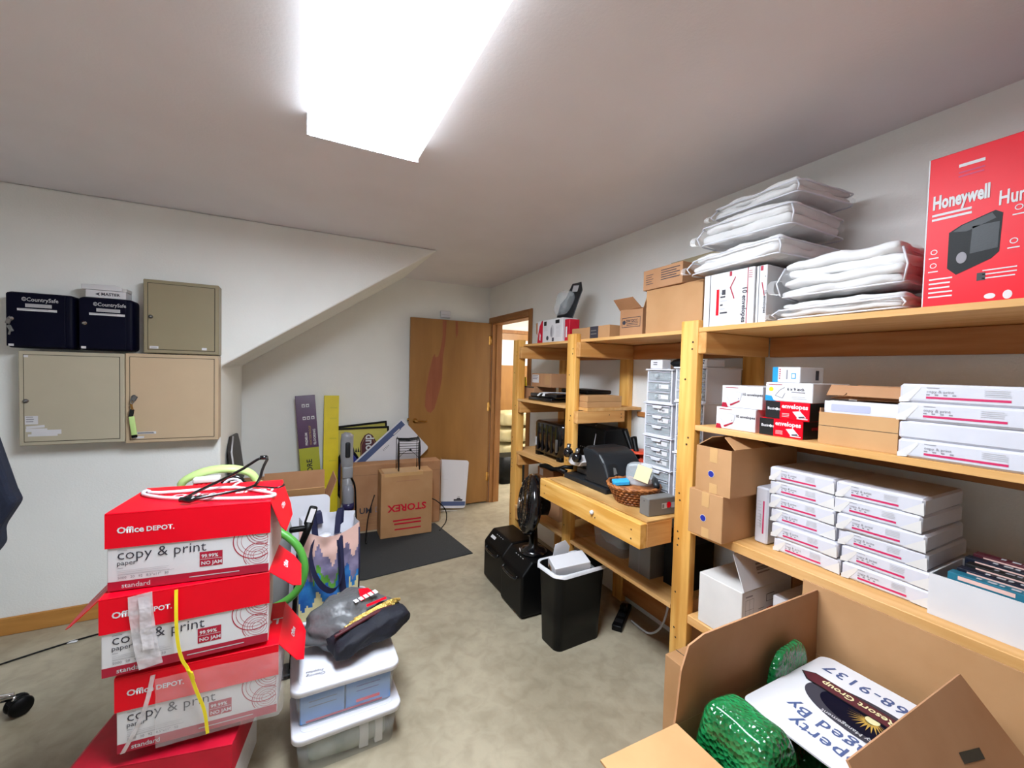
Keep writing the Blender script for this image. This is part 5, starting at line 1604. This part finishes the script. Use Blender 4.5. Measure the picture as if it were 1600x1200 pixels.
o = MB().tube([(-.07, 0, .012), (.0, .0, .016), (.05, .0, .012)], [.014, .016, .01], 'charc', 10).make('torch', None, (1.555, 1.475, ZBN + .1), (0, -.1, .9))
tag(o, 'dark grey torch lying across the right side of the wicker basket', 'torch')
t = T('cash_box', 'grey steel box with a red sticker at the front corner of the workbench', 'metal box', (1.462, 1.374, ZBN), -4)
b = MB().box(-.07, -.03, 0, .086, .03, .08, 'gmetal', .003, 1)
F = FR('front', -.07, -.03, 0, .086, .03, .08)
b.rect(F, .075, .03, .105, .055, 'lgrey', 1)
b.rect(F, .078, .033, .088, .05, 'gmetal', 2)
b.disc(F, .115, .045, .014, 'red', 1)
b.rect(F, .13, .03, .15, .055, 'lgrey', 1)
b.disc(FR('left', -.07, -.03, 0, .086, .03, .08), .03, .065, .003, 'black', 1, 8)
b.make('box_body', t)
# drawer towers
def drawer_unit(label, loc, w, h, n, labels, d=.24, knob=False):
    t = T('drawer_unit', label, 'drawer unit', loc, -90, 'small plastic drawer units behind the front upright')
    b = MB()
    fr = .008
    b.box(-w / 2, -d / 2, 0, -w / 2 + fr, d / 2, h, 'plas').box(w / 2 - fr, -d / 2, 0, w / 2, d / 2, h, 'plas')
    b.box(-w / 2 + fr, -d / 2, 0, w / 2 - fr, d / 2, fr, 'plas').box(-w / 2 - .008, -d / 2 - .008, h - fr, w / 2 + .008, d / 2, h, 'plas', .002, 1)
    b.box(-w / 2 + fr, d / 2 - .004, fr, w / 2 - fr, d / 2, h - fr, 'plas')
    dh = (h - 2 * fr) / n
    for i in range(1, n):
        b.box(-w / 2 + fr, -d / 2 + .004, fr + dh * i - .003, w / 2 - fr, d / 2 - .004, fr + dh * i, 'plas')
    b.make('drawer_frame', t)
    for i in range(n):
        z0, z1 = fr + dh * i + .002, fr + dh * (i + 1) - .005
        q = MB().box(-w / 2 + fr + .002, -d / 2 - .002, z0, w / 2 - fr - .002, -d / 2 + .002, z1, 'cloudy', .001, 1)
        q.box(-w / 2 + fr + .002, -d / 2 + .002, z0, w / 2 - fr - .002, d / 2 - .02, z0 + .003, 'cloudy')
        q.box(-w / 2 + fr + .003, -d / 2 - .006, z1 - .004, w / 2 - fr - .003, -d / 2 - .002, z1, 'plas', .001, 1)
        F = frame((-w / 2, -d / 2 - .0021, 0), (1, 0, 0), (0, 0, 1))
        L = labels[n - 1 - i]
        if L:
            q.rect(F, w * .5, z0 + dh * .2, w * .88, z0 + dh * .62, 'white', 1)
            q.text(F, L, w * .54, z0 + dh * .32, dh * .3, 'ink', .02)
        dr = q.make('drawer', t)
        if knob:
            MB().lathe([(.012, 0), (.014, .008), (.01, .014), (0, .015)], 'cloudy', 14, Matrix.Translation((-.01, -d / 2 - .002, (z0 + z1) / 2)) @ Matrix.Rotation(PI / 2, 4, 'X')).make('knob', dr)
        else:
            MB().prism([(-.028, -.014), (-.022, -.016), (.022, -.016), (.028, -.014), (.034, 0), (-.034, 0)], 1, -d / 2 - .012, -d / 2 - .0062, 'plas', .002, 1, Matrix.Translation((0, 0, z1))).make('pull', dr)
        c = MB().soft(w * .6, d * .6, dh * .4, ['gmetal', 'slate', 'steel', 'bluebox'][i % 4], 50 + i, .006, 6, .3, Matrix.Translation((0, -.02, z0 + .0035)))
        c.make('contents', dr)
    return t
XT = 1.645 + .12
def tw(yl, yr):
    return (yl + yr) / 2, yl - yr
y, w = tw(1.645, 1.465)
drawer_unit('three-drawer unit lowest in the left column behind the basket', (XT, y, ZBN), w, .157, 3, ['', '', ''])
drawer_unit('three-drawer unit second up in the left column, blue items in a drawer', (XT, y, ZBN + .1575), w, .16, 3, ['C-4', 'C-68', '60-92'])
drawer_unit('three-drawer unit third up in the left column', (XT, y, ZBN + .318), w, .17, 3, ['W-60', '8-10', ''])
drawer_unit('topmost left drawer unit with round knobs and dot labels', (XT, y, ZBN + .4885), w - .015, .172, 3, ['', '1', '2'], knob=True)
y, w = tw(1.445, 1.285)
drawer_unit('tall drawer unit behind the front upright, bottom of the right column', (XT, y, ZBN), w, .26, 3, ['', '', ''])
drawer_unit('drawer unit in the middle of the right column behind the upright', (XT, y, ZBN + .2605), w, .248, 3, ['7', 'A', '1-40'])
drawer_unit('topmost drawer unit of the right column, right of the upright', (XT, y, ZBN + .509), w + .015, .163, 3, ['30', '', '10-40'])
plain_box('small_carton', 'tiny white box on the top left drawer unit', 'small box', 1.615, 1.535, ZBN + .661, .046, XT - .125, .06, 'white', None, lambda b, F, w, h, d: b.lines(F, .02, .03, .05, 2, .01, .004, 'ink', 1))
plain_box('small_carton', 'tiny white box on the right drawer column beside the upright', 'small box', 1.335, 1.275, ZBN + .6725, .035, XT - .125, .12, 'white', None, lambda b, F, w, h, d: b.lines(F, .01, .025, .05, 2, .01, .006, 'ink', 1))
o = MB().soft(.1, .09, .05, 'blackp', 9, .012, 8, .5).make('black_pouch', None, (XT - .02, 1.485, ZBN + .661))
tag(o, 'crumpled black pouch on the drawer column half behind the upright', 'pouch')

# ------------------------------------------------------------ floor in front of the bench
def black_case(label, y0, y1, xf, h, d, lp):
    t = T('equipment_case', label, 'equipment case', (xf + d / 2, (y0 + y1) / 2, 0), -90, 'black equipment cases on the floor')
    w = y1 - y0
    b = MB().prism([(-d / 2, .01), (d / 2, .01), (d / 2, h), (-d / 2 + .07, h), (-d / 2, h - .08)], 0, -w / 2, w / 2, 'blackp', .014, 3)
    b.box(-w / 2 + .02, -d / 2 + .02, 0, w / 2 - .02, d / 2 - .02, .02, 'blackp')
    S = frame((-w / 2, -d / 2 + .0, h - .08), (1, 0, 0), (0, .07, .08))
    if lp:
        b.rect(S, .05, .045, .12, .066, 'white', 2)
    for i in range(4):
        b.rect(S, .1 + .03 * i, .085, .112 + .03 * i, .089, 'lgrey', 2)
    b.make('case_body', t)
    MB().tube([(-.09, -d / 2 - .0, h - .1), (-.09, -d / 2 - .02, h - .115), (.09, -d / 2 - .02, h - .115), (.09, -d / 2 - .0, h - .1)], .009, 'blackg', 8, sm=1).make('front_handle', t)
    return t
black_case('black angular equipment case nearest the bin, a fan standing on it', 2.175, 2.465, 1.222, .35, .27, False)
black_case('black angular equipment case with a white label strip, farther from the bin', 2.48, 2.79, 1.24, .35, .24, True)
# fan
t = T('desk_fan', 'black desk fan standing on the nearer equipment case', 'fan', (1.37, 2.30, .3505), rot=(0, 0, -.38))
MB().lathe([(.085, 0), (.09, .012), (.07, .03), (.03, .045), (.022, .18)], 'blackg', 28).box(-.088, -.02, .012, -.084, .02, .02, 'white').make('fan_base', t)
q_ = Matrix.Translation((0, 0, .31)) @ Matrix.Rotation(-PI / 2 + .12, 4, 'Y') @ Matrix.Diagonal((1.14, 1.14, 1.14, 1))
MB().lathe([(.02, -.09), (.05, -.08), (.055, -.02), (.03, .0)], 'blackp', 20, q_).make('motor_housing', t)
m = MB()
for r, z in ((.165, .02), (.16, .045), (.13, .068), (.09, .08), (.05, .085), (.15, -.005), (.11, -.02)):
    m.tube([(r * math.cos(a * PI / 20), r * math.sin(a * PI / 20), z) for a in range(40)], .003, 'blackg', 5, True, X=q_)
m.lathe([(.163, -.004), (.168, .014), (.168, .032), (.163, .046)], 'blackg', 40, q_)
for i in range(36):
    a = i * PI / 18
    c, s = math.cos(a), math.sin(a)
    m.tube([(.03 * c, .03 * s, .086), (.09 * c, .09 * s, .08), (.14 * c, .14 * s, .062), (.165 * c, .165 * s, .03)], .0016, 'blackp', 4, X=q_)
    m.tube([(.05 * c, .05 * s, -.03), (.11 * c, .11 * s, -.02), (.165 * c, .165 * s, .01)], .0018, 'blackp', 4, X=q_)
m.make('cage', t)
m = MB().lathe([(0, .09), (.035, .088), (.03, .094), (0, .096)], 'chrome', 20, q_)
m.make('hub_badge', t)
m = MB()
for i in range(3):
    a0 = i * 2 * PI / 3
    P = [(.02, -.01), (.14, -.03), (.15, .03), (.1, .06), (.03, .03)]
    c, s = math.cos(a0), math.sin(a0)
    m.prism([(x * c - y * s, x * s + y * c) for x, y in P], 2, .025, .03, 'charc', X=q_)
m.make('blades', t)
# wastebasket
t = T('waste_bin', 'black wastebasket with a white liner folded over its rim', 'waste bin', (1.41, 1.93, 0), 3)
b = bmesh.new()
def loop(w, d, r, z, n=6):
    P = []
    for cx, cy, a0 in ((w / 2 - r, -d / 2 + r, -PI / 2), (w / 2 - r, d / 2 - r, 0), (-w / 2 + r, d / 2 - r, PI / 2), (-w / 2 + r, -d / 2 + r, PI)):
        for i in range(n + 1):
            a = a0 + PI / 2 * i / n
            P.append((cx + r * math.cos(a), cy + r * math.sin(a), z))
    return P
def loft(loops, m, cap0=True, cap1=False):
    b = bmesh.new()
    R = [[b.verts.new(p) for p in L] for L in loops]
    n = len(R[0])
    for i in range(len(R) - 1):
        for j in range(n):
            f = b.faces.new([R[i][j], R[i][(j + 1) % n], R[i + 1][(j + 1) % n], R[i + 1][j]])
            f.smooth = True
    if cap0:
        b.faces.new(R[0][::-1])
    if cap1:
        b.faces.new(R[-1])
    bmesh.ops.recalc_face_normals(b, faces=b.faces)
    return b
L = [loop(.31, .17, .04, 0), loop(.325, .19, .045, .2), loop(.34, .215, .05, .415), loop(.352, .225, .05, .42), loop(.352, .225, .05, .43), loop(.332, .205, .045, .428), loop(.315, .18, .04, .2), loop(.3, .16, .04, .012)]
m = MB().merge(loft(L, None, True, True), 'blackp')
m.make('bin_body', t)
def wav(Lp, amp, dz, seed):
    o = []
    for i, (x, y, z) in enumerate(Lp):
        n = noise.noise(Vector((x * 16, y * 16, seed)))
        o.append((x * (1 + amp * n), y * (1 + amp * n), z + dz * n))
    return o
Ls = [wav(loop(.325, .2, .045, .36), .02, .02, 1), wav(loop(.335, .21, .05, .415), .01, .01, 2), wav(loop(.348, .22, .05, .436), .015, .008, 3), wav(loop(.364, .236, .055, .434), .015, .006, 4), wav(loop(.368, .24, .055, .413), .02, .022, 5)]
MB().merge(loft(Ls, None, False, False), 'bagw').make('bin_liner', t)
o = MB().box(-.105, -.055, 0, .105, .055, .06, 'white', .002, 1)
F = FR('left', -.105, -.055, 0, .105, .055, .06)
o.rect(F, .01, .002, .055, .03, 'board', 1)
o.disc(F, .03, .01, .012, 'black', 2)
o = o.make('discarded_box', None, (1.375, 1.91, .412), (.2, -.1, -.2))
tag(o, 'white discarded box lying on top of the wastebasket', 'small box')
o = MB().prism([(-.06, 0), (.05, .01), (.06, .1), (.02, .14), (-.05, .12)], 1, -.001, .001, 'white').make('crumpled_paper', None, (1.37, 2.0, .40), (.05, .1, .05))
tag(o, 'white paper sheet sticking up at the back of the wastebasket', 'paper')
o = MB().soft(.26, .15, .36, 'gmetal', 77, .012, 10, .2).make('rubbish', None, (1.41, 1.93, .013), (0, 0, math.radians(3)))
tag(o, 'grey rubbish filling the wastebasket below the white box', 'rubbish')
t = T('power_strip', 'black power strip on the floor behind the wastebasket', 'power strip', (1.80, 1.93, 0), 35)
MB().box(-.14, -.03, 0, .14, .03, .035, 'blackp', .006, 2).make('strip_body', t)
for i in range(3):
    MB().box(-.1 + i * .07, -.022, .0352, -.06 + i * .07, .022, .0355, 'charc').make('socket', t)
MB().box(.02, -.02, .0355, .06, .02, .075, 'blackp', .006, 2).make('plug', t)
o = MB().tube([(1.83, 1.88, .012), (1.83, 1.8, .008), (1.82, 1.72, .02), (1.8, 1.62, .12), (1.8, 1.58, .25), (1.8, 1.56, .468)], .006, 'lgrey', 7, sm=2)
tag(o.make('power_cable'), 'pale grey cable rising from the floor to the shelf beneath the workbench', 'cable')

# ------------------------------------------------------------ the big open carton in the foreground
bx0, bx1, by0, by1, rz_ = .83, 1.455, .24, .70, .66
t = T('packing_carton', 'big open cardboard carton in the right foreground with its flaps up', 'cardboard box', ((bx0 + bx1) / 2, (by0 + by1) / 2, 0))
ox, oy = (bx0 + bx1) / 2, (by0 + by1) / 2
W2, D2 = (bx1 - bx0) / 2, (by1 - by0) / 2
b = MB()
b.box(-W2, -D2, 0, W2, -D2 + .005, rz_, 'board').box(-W2, D2 - .005, 0, W2, D2, rz_, 'board')
b.box(-W2, -D2 + .005, 0, -W2 + .005, D2 - .005, rz_, 'board').box(W2 - .005, -D2 + .005, 0, W2, D2 - .005, rz_, 'board')
b.box(-W2 + .005, -D2 + .005, 0, W2 - .005, D2 - .005, .006, 'board')
b.make('carton_body', t)
MB().prism([(-W2, 0), (W2 - .003, 0), (W2 - .003, .2), (-W2 + .1, .2), (-W2 + .045, .185), (-W2 + .02, .13), (-W2 + .006, .03)], 1, 0, .005, 'board2').make('carton_flap', t, (0, D2 - .005, rz_ + .0005), (-.02, 0, 0))
MB().box(-.005, -D2 - .02, 0, 0, D2 + .045, .21, 'board').make('carton_flap', t, (W2 + .002, 0, rz_ + .0005), (0, .02, 0))
f = MB().prism([(-W2 + .05, 0), (W2 - .02, 0), (W2 - .075, .215), (-W2 + .05, .215)], 1, -.005, 0, 'board2')
F = frame((-W2, -.0052, 0), (1, 0, 0), (0, 0, 1))
f.rect(F, .2, .08, .29, .098, 'seam', 1, .25)
f.rect(F, .23, .106, .285, .122, 'seam', 1, .2)
f.rect(F, .37, .1, .45, .118, 'seam', 1, -.2)
f.make('carton_flap', t, (0, -D2 + .005, rz_ + .0005), (-.6, 0, 0))
MB().box(-.235, -D2 + .0, -.005, 0, D2 - .005, 0, 'board3').make('carton_flap', t, (-W2 + .005, 0, rz_ + .006), (0, 0.02, 0))
for i, (x, y, w, d, h, lb) in enumerate(((.925, .575, .13, .2, .735, 'green bubble-wrapped roll at the left of the big open carton'), (1.24, .662, .18, .03, .755, 'green bubble-wrapped roll in the back corner of the big open carton'),
                                         (1.2, .46, .26, .24, .665, 'green bubble-wrapped bundle beneath the white sign in the big carton'))):
    o = MB().soft(w, d, h, 'bubble', 60 + i, .007, 22, .2, None, 9, 6).make('bubble_wrap_roll', None, (x, y, .008))
    tag(o, lb, 'bubble wrap', 'green bubble wrap in the big carton')
t = T('yard_sign', 'white Property Managed By sign lying in the big open carton', 'sign board', (1.20, .462, .70), rot=(.0, .0, 0))
SWd, SHt = .37, .39      # along +Y (reading direction) and -X (up)
b = MB()
X = frame((0, 0, 0), (0, 1, 0), (-1, 0, 0))
rr = rrect(SWd, SHt, .03)
b.prism([(p[0], p[1] - SHt / 2) for p in rr], 2, 0, .004, 'white', X=X)
F = X @ Matrix.Translation((0, 0, .004))
b.text(F, 'Property', 0, .125, .05, 'slate', .012, align='c', k=1, space=1.05)
b.text(F, 'Managed By', 0, .075, .05, 'slate', .012, align='c', k=1, space=1.05)
b.text(F, '970-468-9137', .0, -.155, .05, 'slate', .012, align='c', k=1, space=1.1)
b.disc(F, 0, -.02, .14, 'ink', 1, 48, .078)
b.ring(F, 0, 0, .12, .004, 'lgrey', 2, 60) if False else None
b.disc(F, 0, -.02, .105, 'navy', 2, 48, .058)
for i in range(16):
    a = PI * i / 15
    b.shape(F, [(-.004 * math.sin(a), -.03), (.004 * math.sin(a) + .002, -.03), (.05 * math.cos(a), -.03 + .05 * math.sin(a))], 'gold', 3)
b.disc(F, 0, -.028, .014, 'sand', 4, 20)
b.text(F, 'Property Management', 0, .04, .0165, 'lgrey', .01, align='c', k=4)
b.shape(F, [(-.175, -.06), (-.15, -.082), (.15, -.082), (.175, -.06), (.15, -.035), (-.15, -.035)], 'black', 4)
b.shape(F, [(-.17, -.06), (-.148, -.079), (.148, -.079), (.17, -.06), (.148, -.038), (-.148, -.038)], 'maroon', 5)
b.text(F, 'Summit Resort Group', 0, -.0685, .028, 'sand', .02, align='c', k=6, sx=.98)
b.make('sign_panel', t)
